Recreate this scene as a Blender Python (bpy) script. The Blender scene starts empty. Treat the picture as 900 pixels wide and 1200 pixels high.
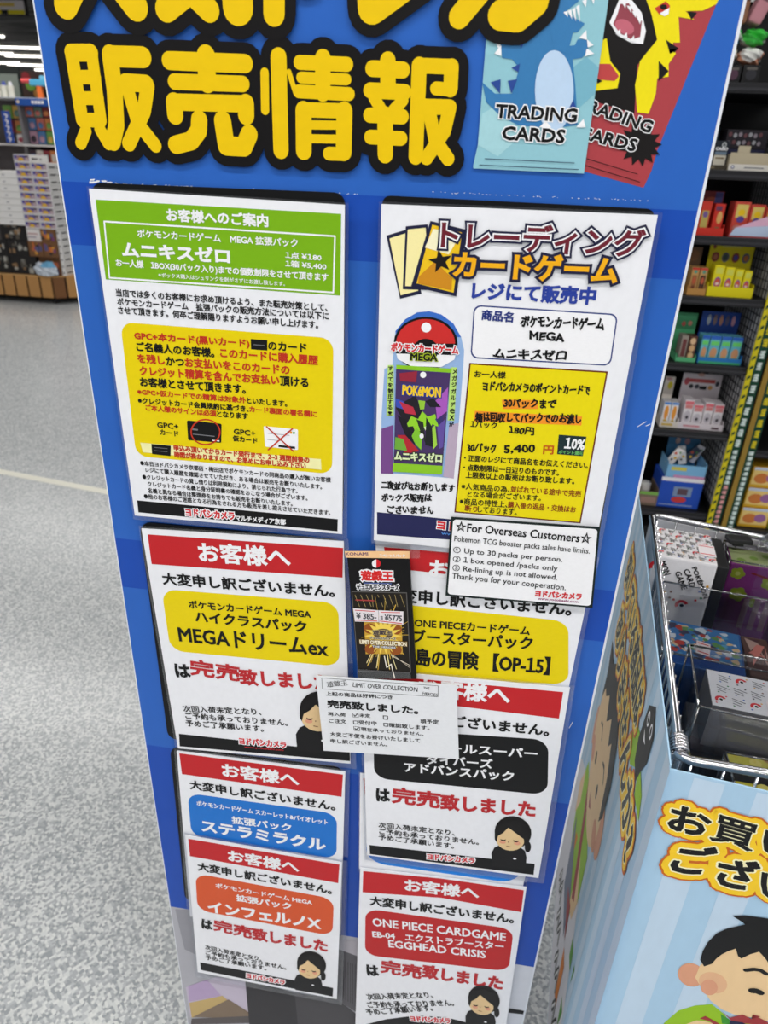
import bpy, bmesh, math, random, re
from mathutils import Vector, Matrix
random.seed(7)
SC = bpy.context.scene
COL = SC.collection
# ------------------------------------------------------------------ camera
H = 1.35                       # eye height
F = 824.0                      # focal length in pixels of the 900x1200 frame
RT = Vector((0.98898512, 0.09664199, -0.11211046))    # world axes seen in camera coords (x right, y down, z forward)
UP = Vector((0.03717001, -0.89531236, -0.44388531))
YV = Vector((0.14327184, -0.43482882, 0.88904279))
CAM = Vector((0, 0, H))
cd = bpy.data.cameras.new('camera')
cam = bpy.data.objects.new('camera', cd)
COL.objects.link(cam)
cd.sensor_fit = 'VERTICAL'
cd.sensor_height = 36.0
cd.lens = 36.0 * F / 1200.0
cd.clip_start = 0.02
cd.clip_end = 200
cd.dof.use_dof = True
cd.dof.focus_distance = 0.70
cd.dof.aperture_fstop = 8.5
rot = Matrix(((RT.x, -RT.y, -RT.z), (YV.x, -YV.y, -YV.z), (UP.x, -UP.y, -UP.z)))
cam.matrix_world = Matrix.Translation(CAM) @ rot.to_4x4()
SC.camera = cam
# ------------------------------------------------------------------ light
SC.view_settings.view_transform = 'Standard'
SC.view_settings.look = 'None'
SC.view_settings.gamma = 1.0
SC.view_settings.use_curve_mapping = False
SC.view_settings.exposure = 0.0
W = bpy.data.worlds.new('world')
SC.world = W
W.use_nodes = True
W.node_tree.nodes['Background'].inputs[0].default_value = (0.92, 0.95, 1.0, 1)
W.node_tree.nodes['Background'].inputs[1].default_value = 0.35
CEIL = 3.35
def lamp(x, y, sx, sy, power):
    l = bpy.data.lights.new('ceiling_tube_light', 'AREA')
    l.shape = 'RECTANGLE'; l.size = sx; l.size_y = sy
    l.energy = power; l.color = (1.0, 0.985, 0.96)
    o = bpy.data.objects.new('ceiling_tube_light', l)
    COL.objects.link(o); o.location = (x, y, CEIL - 0.12)
    return o
for ly in (-5.0, -2.6, -0.4, 4.6):
    for lx in (-3.6, 0.0, 3.6):
        lamp(lx, ly, 3.0, 0.16, 44)
lamp(-4.6, 7.6, 3.4, 0.16, 46); lamp(-8.4, 7.6, 3.4, 0.16, 46); lamp(1.2, 1.9, 3.0, .16, 12)

# ------------------------------------------------------------------ helpers
def lin(c):
    out = []
    for v in c:
        v = v / 255.0
        out.append(v / 12.92 if v <= 0.04045 else ((v + 0.055) / 1.055) ** 2.4)
    return out
MATS = {}
def mat(c, rough=0.45, metal=0.0, spec=0.22, name=None):
    key = (tuple(c), rough, metal, spec)
    if key in MATS: return MATS[key]
    m = bpy.data.materials.new(name or 'surface')
    m.use_nodes = True
    nt = m.node_tree
    b = nt.nodes['Principled BSDF']
    r, g, bl = lin(c)
    # slight procedural variation of ink and plastic
    nz = nt.nodes.new('ShaderNodeTexNoise'); nz.inputs['Scale'].default_value = 35
    hs = nt.nodes.new('ShaderNodeHueSaturation'); hs.inputs['Color'].default_value = (r, g, bl, 1)
    mr = nt.nodes.new('ShaderNodeMapRange')
    mr.inputs['To Min'].default_value = 0.96; mr.inputs['To Max'].default_value = 1.04
    nt.links.new(nz.outputs['Fac'], mr.inputs['Value']); nt.links.new(mr.outputs['Result'], hs.inputs['Value'])
    nt.links.new(hs.outputs['Color'], b.inputs['Base Color'])
    b.inputs['Roughness'].default_value = rough
    b.inputs['Metallic'].default_value = metal
    b.inputs['Specular IOR Level'].default_value = spec
    MATS[key] = m
    return m
def mat_clear(name, tint=(0.96, 0.97, 0.98), gloss=0.10, rough=0.08):
    m = bpy.data.materials.new(name); m.use_nodes = True
    nt = m.node_tree; nt.nodes.remove(nt.nodes['Principled BSDF'])
    out = nt.nodes['Material Output']
    t = nt.nodes.new('ShaderNodeBsdfTransparent'); t.inputs[0].default_value = (*tint, 1)
    g = nt.nodes.new('ShaderNodeBsdfGlossy'); g.inputs['Roughness'].default_value = rough
    fr = nt.nodes.new('ShaderNodeFresnel'); fr.inputs[0].default_value = 1.45
    ad = nt.nodes.new('ShaderNodeMath'); ad.operation = 'ADD'; ad.inputs[1].default_value = gloss
    mx = nt.nodes.new('ShaderNodeMixShader')
    nt.links.new(fr.outputs[0], ad.inputs[0]); nt.links.new(ad.outputs[0], mx.inputs[0])
    nt.links.new(t.outputs[0], mx.inputs[1]); nt.links.new(g.outputs[0], mx.inputs[2])
    nt.links.new(mx.outputs[0], out.inputs[0])
    return m
def mat_emit(name, c, s):
    m = bpy.data.materials.new(name); m.use_nodes = True
    b = m.node_tree.nodes['Principled BSDF']
    b.inputs['Base Color'].default_value = (.9, .9, .9, 1)
    b.inputs['Emission Color'].default_value = (*c, 1); b.inputs['Emission Strength'].default_value = s
    return m

def ray(px, py):
    d = Vector((px - 450.0, py - 600.0, F))
    return Vector((RT.dot(d), YV.dot(d), UP.dot(d)))
def on_z(px, py, z):
    r = ray(px, py); return CAM + r * ((z - H) / r.z)
def at_y(px, py, y):
    r = ray(px, py); return CAM + r * (y / r.y)

class Surf:
    """a printed plane: O origin, ex/ey in-plane unit axes, n towards the viewer. px=True reads photo pixels, else metres"""
    def __init__(s, O, ex, ey, px=True):
        s.O = Vector(O); s.ex = Vector(ex).normalized(); s.ey = Vector(ey).normalized()
        s.n = s.ex.cross(s.ey).normalized(); s.px = px
    def uv(s, p):
        if not s.px: return Vector((p[0], p[1]))
        r = ray(*p); t = (s.O - CAM).dot(s.n) / r.dot(s.n)
        q = CAM + r * t - s.O
        return Vector((q.dot(s.ex), q.dot(s.ey)))
    def at(s, u, off=0.0):
        return s.O + s.ex * u[0] + s.ey * u[1] + s.n * off
    def shifted(s, off):
        return Surf(s.O + s.n * off, s.ex, s.ey, s.px)
def crop(ox, oy, k):
    def f(x, y): return (ox + x / k, oy + y / k)
    f.k = k
    return f
V1 = Vector((381.0, 2262.0))          # vanishing point of verticals
LAY = 0.00013
_gc = {}
def glyphs(s):
    """outline mesh of a string; the figure one is set from the Japanese gothic face"""
    if s in _gc: return _gc[s]
    if '1' in s and s != '1':
        vs = []; fs = []; bd = []; x = 0.0
        for seg in re.split('(1)', s):
            if not seg: continue
            sw = lambda q: sum(1.0 if c == '\u3000' else .26 for c in q)
            if not seg.strip(): x += sw(seg); continue
            x += sw(seg[:len(seg) - len(seg.lstrip())])
            v, f, e, bb = glyphs('\uff11' if seg == '1' else seg.strip())
            n = len(vs); vs += [(p[0] - bb[0] + x, p[1]) for p in v]; fs += [[i + n for i in q] for q in f]; bd += [(p + n, q + n) for p, q in e]
            x += bb[2] - bb[0] + .085 + sw(seg[len(seg.rstrip()):])
        used = {i for f in fs for i in f}; xs = [vs[i][0] for i in used]; ys = [vs[i][1] for i in used]
        _gc[s] = (vs, fs, bd, (min(xs), min(ys), max(xs), max(ys)))
        return _gc[s]
    cu = bpy.data.curves.new('scratch', 'FONT'); cu.body = s; cu.resolution_u = 2; cu.size = 1.0
    o = bpy.data.objects.new('scratch', cu); COL.objects.link(o)
    dg = bpy.context.evaluated_depsgraph_get(); dg.update()
    me = bpy.data.meshes.new_from_object(o.evaluated_get(dg))
    vs = [(v.co.x, v.co.y) for v in me.vertices]
    fs = []
    for p in me.polygons:
        vv = list(p.vertices)
        ar = sum(vs[vv[i]][0] * vs[vv[(i + 1) % len(vv)]][1] - vs[vv[(i + 1) % len(vv)]][0] * vs[vv[i]][1] for i in range(len(vv)))
        if abs(ar) < 1e-12: continue
        if ar < 0: vv.reverse()
        fs.append(vv)
    bpy.data.objects.remove(o); bpy.data.curves.remove(cu); bpy.data.meshes.remove(me)
    cnt = {}
    for f in fs:
        for i in range(len(f)):
            cnt[(f[i], f[(i + 1) % len(f)])] = 1
    bd = [e for e in cnt if (e[1], e[0]) not in cnt]
    used = {i for f in fs for i in f}
    xs = [vs[i][0] for i in used]; ys = [vs[i][1] for i in used]
    r = (vs, fs, bd, (min(xs), min(ys), max(xs), max(ys)))
    _gc[s] = r
    return r

class G:
    """collects geometry of one mesh object"""
    def __init__(s, surf=None):
        s.v = []; s.f = []; s.m = []; s.mats = []; s.surf = surf; s.smooth = []
    def mi(s, m):
        if m not in s.mats: s.mats.append(m)
        return s.mats.index(m)
    def face(s, pts, m, smooth=False):
        b = len(s.v); s.v += [tuple(p) for p in pts]
        s.f.append(list(range(b, b + len(pts)))); s.m.append(s.mi(m)); s.smooth.append(smooth)
    def raw(s, vs, fs, m, smooth=False):
        b = len(s.v); s.v += [tuple(p) for p in vs]; k = s.mi(m)
        for f in fs:
            s.f.append([i + b for i in f]); s.m.append(k); s.smooth.append(smooth)
    # ---- printed shapes on the surface
    def poly(s, pts, m, lay=1):
        s.polyuv([s.surf.uv(p) for p in pts], m, lay)
    def polyuv(s, us, m, lay=1):
        ar = sum(us[i][0] * us[(i + 1) % len(us)][1] - us[(i + 1) % len(us)][0] * us[i][1] for i in range(len(us)))
        if ar < 0: us = us[::-1]
        s.k = (getattr(s, 'k', 0) + 1) % 127       # later shapes lie a hair above earlier ones
        s.face([s.surf.at(u, (lay + s.k * .0065) * LAY) for u in us], m)
    def rr(s, q, m, rad=0.12, lay=1, grow=0.0):
        A, B, C, D = [s.surf.uv(p) for p in q]     # TL TR BR BL
        w = ((B - A).length + (C - D).length) / 2; h = ((D - A).length + (C - B).length) / 2
        r = rad * h; gx = grow / w; gy = grow / h
        out = []
        for (cx, cy, a0) in ((r, r, 180), (w - r, r, 270), (w - r, h - r, 0), (r, h - r, 90)):
            for k in range(7):
                a = math.radians(a0 + k * 15)
                x = (cx + r * math.cos(a)) / w; y = (cy + r * math.sin(a)) / h
                x = (x - .5) * (1 + 2 * gx) + .5; y = (y - .5) * (1 + 2 * gy) + .5
                out.append((A * (1 - x) + B * x) * (1 - y) + (D * (1 - x) + C * x) * y)
        s.polyuv(out, m, lay)
    def ell(s, c, rx, ry, m, lay=1, rot=0.0, n=24, a0=0, a1=360):
        pts = []
        cr, sr = math.cos(rot), math.sin(rot)
        full = (a1 - a0) >= 360
        for k in range(n if full else n + 1):
            a = math.radians(a0 + (a1 - a0) * k / n)
            x = rx * math.cos(a); y = ry * math.sin(a)
            pts.append((c[0] + x * cr - y * sr, c[1] + x * sr + y * cr))
        s.poly(pts, m, lay)
    def stroke(s, pts, wd, m, lay=1, closed=False, cap=True, seg=8):
        us = [s.surf.uv(p) for p in pts]; sn = seg
        if s.surf.px:
            p0 = pts[0]; r = (s.surf.uv((p0[0] + wd, p0[1])) - us[0]).length / 2
        else: r = wd / 2
        seg = list(zip(us, us[1:] + ([us[0]] if closed else [])))
        if not closed: seg = seg[:len(us) - 1]
        for a, b in seg:
            d = b - a
            if d.length < 1e-9: continue
            d = d.normalized() * r; nn = Vector((-d.y, d.x))
            s.polyuv([a + nn, b + nn, b - nn, a - nn], m, lay)
        if cap:
            for u in us:
                s.polyuv([u + Vector((math.cos(k * 6.2832 / sn), math.sin(k * 6.2832 / sn))) * r for k in range(sn)], m, lay)
    def text(s, st, pl, pr, h, m, bold=0.03, lay=3, outs=(), wob=0.0, top=None, rnd=False):
        """st fitted so its ink box stands on the line pl->pr, h high; outs: (material, bold) from the outermost in"""
        sf = s.surf
        A = sf.uv(pl); B = sf.uv(pr); W = (B - A).length; ex = (B - A) / W
        if top is not None:
            ev = sf.uv(top) - A
        elif sf.px:
            p = Vector(pl); d = (p - V1).normalized() * h
            hh = (sf.uv((p.x + d.x, p.y + d.y)) - A).length
            ev = Vector((-ex.y, ex.x)) * hh
            if sf.ex.cross(sf.ey).dot(sf.n) < 0: ev = -ev
        else:
            ev = Vector((-ex.y, ex.x)) * h
        hm = abs(ev.x * -ex.y + ev.y * ex.x); sk = ev.dot(ex)
        vs, fs, bd, (x0, y0, x1, y1) = glyphs(st)
        ins = bold * hm * 0.9
        sx = (W - 2 * ins) / (x1 - x0); sy = (hm - 2 * ins) / max(1e-6, y1 - y0)
        q = [Vector((ins + (x - x0) * sx, ins + (y - y0) * sy)) for x, y in vs]
        if wob:
            ph = len(st) * 1.7
            q = [Vector((v.x + wob * hm * math.sin(v.y / hm * 3.1 + v.x / hm * 2.3 + ph), v.y + wob * hm * math.sin(v.x / hm * 2.9 + ph * 2) + .6 * wob * hm * math.cos(v.x / hm * 6.1))) for v in q]
        def place(v, off):
            u = A + ex * (v.x + sk * v.y / hm) + Vector((-ex.y, ex.x)) * (v.y)
            return sf.at(u, off)
        nrm = {}
        for a, b in bd:
            d = q[b] - q[a]
            if d.length < 1e-9: continue
            d.normalize(); nn = Vector((d.y, -d.x))
            for i in (a, b):
                nrm[i] = nrm.get(i, Vector((0, 0))) + nn
        def layer(bl, mm, off):
            r = bl * hm
            s.raw([place(v, off + .9 * LAY) for v in q], fs, mm)
            if r <= 0: return
            nv = {}
            for i, n_ in nrm.items():
                L = n_.length
                nv[i] = q[i] + (n_ / L * r / (1 if rnd else max(.62, L / 2)) if L > 1e-6 else Vector((0, 0)))
            V = []; Fc = []
            for j, (a, b) in enumerate(bd):
                if a in nv and b in nv:
                    o_ = off + (.02 + .8 * ((j * 37) % 101) / 101) * LAY; c = len(V)
                    V += [place(q[a], o_), place(nv[a], o_), place(nv[b], o_), place(q[b], o_)]; Fc.append([c, c + 1, c + 2, c + 3])
            if rnd:
                for j, i in enumerate(nrm):
                    b0 = len(V); o_ = off + (.02 + .8 * ((j * 53) % 97) / 97) * LAY
                    V += [place(q[i] + Vector((math.cos(k * .6283), math.sin(k * .6283))) * r, o_) for k in range(10)]
                    Fc.append(list(range(b0, b0 + 10)))
            s.raw(V, Fc, mm)
        k = 0
        for mm, bl in outs:
            layer(bl, mm, (lay + k) * LAY); k += 1
        layer(bold, m, (lay + k) * LAY)
    def slab(s, q, m, t, edge=None):
        """a sheet standing on the surface: front face at 0, t thick behind"""
        us = [s.surf.uv(p) for p in q]
        ar = sum(us[i][0] * us[(i + 1) % len(us)][1] - us[(i + 1) % len(us)][0] * us[i][1] for i in range(len(us)))
        if ar < 0: us = us[::-1]
        n = len(us)
        fr = [s.surf.at(u, 0) for u in us]; bk = [s.surf.at(u, -t) for u in us]
        s.raw(fr + bk, [list(range(n)), list(range(2 * n - 1, n - 1, -1))], m)
        s.raw(fr + bk, [[i, n + i, n + (i + 1) % n, (i + 1) % n] for i in range(n)], edge or m)
    def rslab(s, q, m, t, rad=0.03):
        A, B, C, D = [s.surf.uv(p) for p in q]
        w = (B - A).length; h = (D - A).length; r = rad * h; out = []
        for (cx, cy, a0) in ((r, r, 180), (w - r, r, 270), (w - r, h - r, 0), (r, h - r, 90)):
            for k in range(5):
                a = math.radians(a0 + k * 22.5)
                x = (cx + r * math.cos(a)) / w; y = (cy + r * math.sin(a)) / h
                out.append((A * (1 - x) + B * x) * (1 - y) + (D * (1 - x) + C * x) * y)
        px = s.surf.px; s.surf.px = False; s.slab(out, m, t); s.surf.px = px
    # ---- solids
    def box(s, lo, hi, m, M=None, bev=0.0):
        bm = bmesh.new(); bmesh.ops.create_cube(bm, size=1.0)
        c = [(lo[i] + hi[i]) / 2 for i in range(3)]; d = [hi[i] - lo[i] for i in range(3)]
        for v in bm.verts: v.co = Vector((c[0] + v.co.x * d[0], c[1] + v.co.y * d[1], c[2] + v.co.z * d[2]))
        if bev: bmesh.ops.bevel(bm, geom=bm.edges[:], offset=bev, segments=2, profile=.6, affect='EDGES')
        s.bm(bm, m, M)
    def bm(s, bm, m, M=None, smooth=False):
        bm.verts.index_update()
        vs = [(M @ v.co) if M else v.co.copy() for v in bm.verts]
        s.raw(vs, [[v.index for v in f.verts] for f in bm.faces], m, smooth)
        bm.free()
    def tube(s, pts, r, m, n=8, M=None, closed=False):
        P = [Vector(p) for p in pts]; N = len(P); rings = []
        for i, p in enumerate(P):
            if closed: d = P[(i + 1) % N] - P[i - 1]
            else: d = P[min(i + 1, N - 1)] - P[max(i - 1, 0)]
            d.normalize()
            a = d.cross(Vector((0, 0, 1)) if abs(d.z) < .9 else Vector((1, 0, 0))).normalized(); b = d.cross(a)
            rings.append([p + (a * math.cos(2 * math.pi * k / n) + b * math.sin(2 * math.pi * k / n)) * r for k in range(n)])
        V = [x for rg in rings for x in rg]
        if M: V = [M @ x for x in V]
        Fc = []
        for i in range(N if closed else N - 1):
            j = (i + 1) % N
            for k in range(n):
                Fc.append([i * n + k, i * n + (k + 1) % n, j * n + (k + 1) % n, j * n + k])
        if not closed: Fc += [list(range(n))[::-1], [(N - 1) * n + k for k in range(n)]]
        s.raw(V, Fc, m, True)
    def cyl(s, c, r, h, m, n=20, axis='z', M=None, r2=None):
        r2 = r if r2 is None else r2
        bm = bmesh.new(); bmesh.ops.create_cone(bm, cap_ends=True, segments=n, radius1=r, radius2=r2, depth=h)
        R = {'z': Matrix(), 'x': Matrix.Rotation(math.pi / 2, 4, 'Y'), 'y': Matrix.Rotation(math.pi / 2, 4, 'X')}[axis]
        s.bm(bm, m, (M or Matrix()) @ Matrix.Translation(c) @ R)
    def sph(s, c, r, m, sc=(1, 1, 1), M=None, seg=16):
        bm = bmesh.new(); bmesh.ops.create_uvsphere(bm, u_segments=seg, v_segments=seg // 2, radius=r)
        s.bm(bm, m, (M or Matrix()) @ Matrix.Translation(c) @ Matrix.Diagonal((*sc, 1)), True)
    def build(s, name, parent=None, origin=None, **kw):
        org = Vector(origin) if origin is not None else (abs_loc(parent) if parent else Vector((0, 0, 0)))
        me = bpy.data.meshes.new(name)
        me.from_pydata([tuple(Vector(p) - org) for p in s.v], [], s.f)
        for m in s.mats: me.materials.append(m)
        me.polygons.foreach_set('material_index', s.m)
        me.polygons.foreach_set('use_smooth', s.smooth)
        me.update()
        o = bpy.data.objects.new(name, me); COL.objects.link(o)
        if parent: o.parent = parent; o.location = org - abs_loc(parent)
        else: o.location = org
        for k, v in kw.items(): o[k] = v
        return o
def abs_loc(o):
    l = Vector(o.location)
    while o.parent:
        o = o.parent; l = l + Vector(o.location)
    return l
def thing(name, loc, label, cat, group=None):
    o = bpy.data.objects.new(name, None); COL.objects.link(o); o.location = loc
    o.empty_display_size = .05
    o['label'] = label; o['category'] = cat
    if group: o['group'] = group
    return o
def tag(o, label, cat, group=None):
    o['label'] = label; o['category'] = cat
    if group: o['group'] = group
    return o
def dup(root, loc, label=None, group=None):
    r = root.copy(); COL.objects.link(r); r.location = loc
    if label: r['label'] = label
    if group: r['group'] = group
    for ch in list(root.children):
        c = ch.copy(); COL.objects.link(c); c.parent = r
    return r

# ------------------------------------------------------------------ palette
WHITE = mat((238, 239, 244), .35)
PAPER = mat((232, 234, 238), .6)
BLACK = mat((13, 13, 15), .4)
INK = mat((15, 15, 16), .4)
REDB = mat((196, 34, 40), .35)
REDT = mat((190, 42, 48), .35)
YEL = mat((234, 210, 0), .35)
WHT = mat((245, 245, 248), .35)
LOGO = mat((214, 40, 50), .4)
SKIN = mat((232, 200, 150), .45)
BLUSH = mat((228, 160, 130), .45)
BROWN = mat((120, 40, 30), .4)
NAVY = mat((36, 38, 84), .4)
CHROME = mat((205, 205, 208), .16, 1.0, .5)
DARKMETAL = mat((34, 34, 36), .45, 0.0)
FILM = mat_clear('laminate_film', (.93, .95, .99), .10, .12)
CLEAR = mat_clear('clear_plastic', (.92, .93, .94), .05, .05)
CEDGE = mat_clear('clear_plastic_edge', (.72, .74, .78), .28, .10)
BAG = mat_clear('plastic_bag_film', (.80, .83, .87), .30, .22)

# ------------------------------------------------------------------ floor, ceiling, far wall
fm = bpy.data.materials.new('terrazzo_floor'); fm.use_nodes = True
nt = fm.node_tree; b = nt.nodes['Principled BSDF']
tc = nt.nodes.new('ShaderNodeTexCoord')
vo = nt.nodes.new('ShaderNodeTexVoronoi'); vo.inputs['Scale'].default_value = 190; vo.distance = 'CHEBYCHEV'
vo.inputs['Randomness'].default_value = .6
sp = nt.nodes.new('ShaderNodeSeparateColor')
cr = nt.nodes.new('ShaderNodeValToRGB'); cr.color_ramp.interpolation = 'CONSTANT'
el = cr.color_ramp.elements
el[0].position = 0; el[0].color = (*lin((166, 171, 175)), 1)
el[1].position = .18; el[1].color = (*lin((182, 186, 190)), 1)
for p, c in ((.44, (196, 200, 203)), (.58, (219, 222, 222)), (.85, (229, 231, 230))):
    e = el.new(p); e.color = (*lin(c), 1)
nz = nt.nodes.new('ShaderNodeTexNoise'); nz.inputs['Scale'].default_value = 9; nz.inputs['Detail'].default_value = 4
mx = nt.nodes.new('ShaderNodeMix'); mx.data_type = 'RGBA'; mx.blend_type = 'MULTIPLY'; mx.inputs['Factor'].default_value = .16
mpf = nt.nodes.new('ShaderNodeMapping'); mpf.inputs['Rotation'].default_value = (0, 0, .7)
nt.links.new(tc.outputs['Object'], mpf.inputs['Vector']); nt.links.new(mpf.outputs[0], vo.inputs['Vector']); nt.links.new(tc.outputs['Object'], nz.inputs['Vector'])
nt.links.new(vo.outputs['Color'], sp.inputs[0]); nt.links.new(sp.outputs[0], cr.inputs[0])
nt.links.new(cr.outputs[0], mx.inputs['A']); nt.links.new(nz.outputs['Fac'], mx.inputs['B'])
nt.links.new(mx.outputs['Result'], b.inputs['Base Color'])
b.inputs['Roughness'].default_value = .23; b.inputs['Specular IOR Level'].default_value = .5
g = G(); g.box((-16, -8, -.1), (7, 27, 0), fm)
g.build('floor', kind='structure')

cm = bpy.data.materials.new('dark_ceiling'); cm.use_nodes = True
nt = cm.node_tree; b = nt.nodes['Principled BSDF']
tc = nt.nodes.new('ShaderNodeTexCoord'); mp = nt.nodes.new('ShaderNodeMapping'); mp.inputs['Scale'].default_value = (.8, 3.5, 1)
nz = nt.nodes.new('ShaderNodeTexNoise'); nz.inputs['Scale'].default_value = 1.6; nz.inputs['Detail'].default_value = 5
cr = nt.nodes.new('ShaderNodeValToRGB')
cr.color_ramp.elements[0].position = .35; cr.color_ramp.elements[0].color = (*lin((78, 76, 74)), 1)
cr.color_ramp.elements[1].position = .7; cr.color_ramp.elements[1].color = (*lin((150, 147, 143)), 1)
nt.links.new(tc.outputs['Object'], mp.inputs['Vector']); nt.links.new(mp.outputs[0], nz.inputs['Vector'])
nt.links.new(nz.outputs['Fac'], cr.inputs[0]); nt.links.new(cr.outputs[0], b.inputs['Base Color']); b.inputs['Roughness'].default_value = .9
g = G(); g.box((-16, -8, CEIL), (7, 27, CEIL + .1), cm)
g.build('ceiling', kind='structure')
g = G(); g.box((-16, 26.9, 0), (7, 27, CEIL), mat((150, 148, 146), .8)); g.build('wall_back', kind='structure')

# far ceiling lamps
TUBE = mat_emit('lit_tube', (1.0, .96, .88), 4.5)
HOUS = mat((222, 220, 214), .5)
def strip(px0, px1, py, label):
    a = on_z(px0, py, CEIL - .07); b = on_z(px1, py + (px1 - px0) * .04, CEIL - .07); y = (a.y + b.y) / 2; x0 = a.x; x1 = b.x
    t = thing('ceiling_light', ((x0 + x1) / 2, y, CEIL), label, 'ceiling light', 'strip lights on the far ceiling')
    g = G(); g.box((x0, y - .05, CEIL - .04), (x1, y + .05, CEIL), HOUS); g.build('housing', t)
    g = G(); g.box((x0 + .03, y - .022, CEIL - .075), (x1 - .03, y + .022, CEIL - .04), TUBE, None, .012); g.build('tube', t)
for px0, px1, py, lb in ((-60, 9, 42, 'nearest strip light on the far ceiling, only its end showing at the left edge'), (-60, 60, 54, 'uppermost full strip light across the far dark ceiling'),
        (-60, 19, 61.5, 'short strip light between the two uppermost long ones on the far ceiling'), (3, 60, 65.5, 'second long strip light down on the far dark ceiling'),
        (-60, 27, 72, 'strip light ending left of the board, above the third long one'), (6, 60, 76, 'third long strip light down, just above the toy fixture'), (39, 70, 82, 'lowest thin strip light touching the board edge')):
    strip(px0, px1, py, lb)

# ================================================================== DISPLAY BOARD
BY = 0.60
def bsurf(off): return Surf((0, BY - off, 0), (1, 0, 0), (0, 0, 1))
X0, X1 = -.3582, .1537
board = thing('display_board', ((X0 + X1) / 2, BY + .006, 0), 'tall blue standing display board with big yellow black-outlined lettering, covered in notices', 'sign board')
BLUE = mat((44, 100, 190), .3); BLUED = mat((26, 76, 176), .3)
g = G(); g.box((X0, BY, .02), (X1, BY + .012, 1.78), mat((225, 228, 235), .4))
g.build('panel', board)
g = G(bsurf(0.0)); g.surf.px = False
def zb(k): return H + k * BY
bands = [(1.775, zb(-.0385), BLUE), (zb(-.0385), zb(-.121), BLUED), (zb(-.121), zb(-.60), BLUE), (zb(-.60), zb(-.70), BLUED), (zb(-.70), zb(-1.08), BLUE), (zb(-1.08), zb(-1.591), BLUED)]
for za, zc, m in bands:
    g.polyuv([Vector((X0 + .0012, zc)), Vector((X1 - .0022, zc)), Vector((X1 - .0022, za)), Vector((X0 + .0012, za))], m, 1)
g.build('printed_background', board)
# printed photograph along the bottom
g = G(bsurf(0.0))
zl = zb(-1.591)
g.surf.px = False
g.polyuv([Vector((X0 + .001, .03)), Vector((X1 - .002, .03)), Vector((X1 - .002, zl)), Vector((X0 + .001, zl))], mat((176, 176, 184), .35), 1)
g.polyuv([Vector((.05, .03)), Vector((X1 - .002, .03)), Vector((X1 - .002, zl)), Vector((.05, zl))], mat((214, 216, 224), .35), 2)
g.surf.px = True
cp = crop(190, 1040, 3.6)
def P(c, *a): return [c(a[i], a[i + 1]) for i in range(0, len(a), 2)]
g.poly(P(cp, 55, 90, 250, 100, 240, 330, 95, 260), mat((150, 150, 158), .4), 2)
g.poly(P(cp, 100, 420, 230, 375, 360, 395, 380, 540, 120, 545), mat((196, 186, 204), .4), 3)
g.poly(P(cp, 110, 415, 190, 388, 250, 455, 115, 480), mat((182, 160, 196), .4), 4)
g.poly(P(cp, 115, 485, 255, 455, 330, 520, 125, 548), mat((196, 168, 110), .4), 4)
g.poly(P(cp, 130, 545, 280, 470, 375, 530, 370, 552), mat((128, 110, 92), .4), 5)
g.poly(P(cp, 125, 552, 375, 540, 380, 570, 122, 576), mat((90, 84, 84), .4), 5)
g.poly(P(cp, 350, 380, 560, 445, 580, 640, 375, 640), mat((48, 46, 50), .35), 6)
g.poly(P(cp, 560, 445, 740, 470, 830, 540, 835, 660, 580, 650), mat((70, 68, 72), .35), 6)
g.poly(P(cp, 740, 255, 830, 290, 830, 530, 735, 470), mat((92, 90, 95), .35), 6)
for k in range(9):
    g.stroke(P(cp, 745 + k * 10, 300 + k * 3, 745 + k * 10, 455 + k * 6), .7, mat((60, 58, 62), .35), 7, cap=False)
g.poly(P(cp, 735, 215, 830, 225, 832, 290, 738, 255), mat((172, 168, 176), .4), 7)
g.poly([(597, 1181), (614, 1184), (613, 1188), (596, 1186)], BLACK, 7)
g.build('printed_photograph', board, label='blurred printed picture of cards and a black box')

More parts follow.
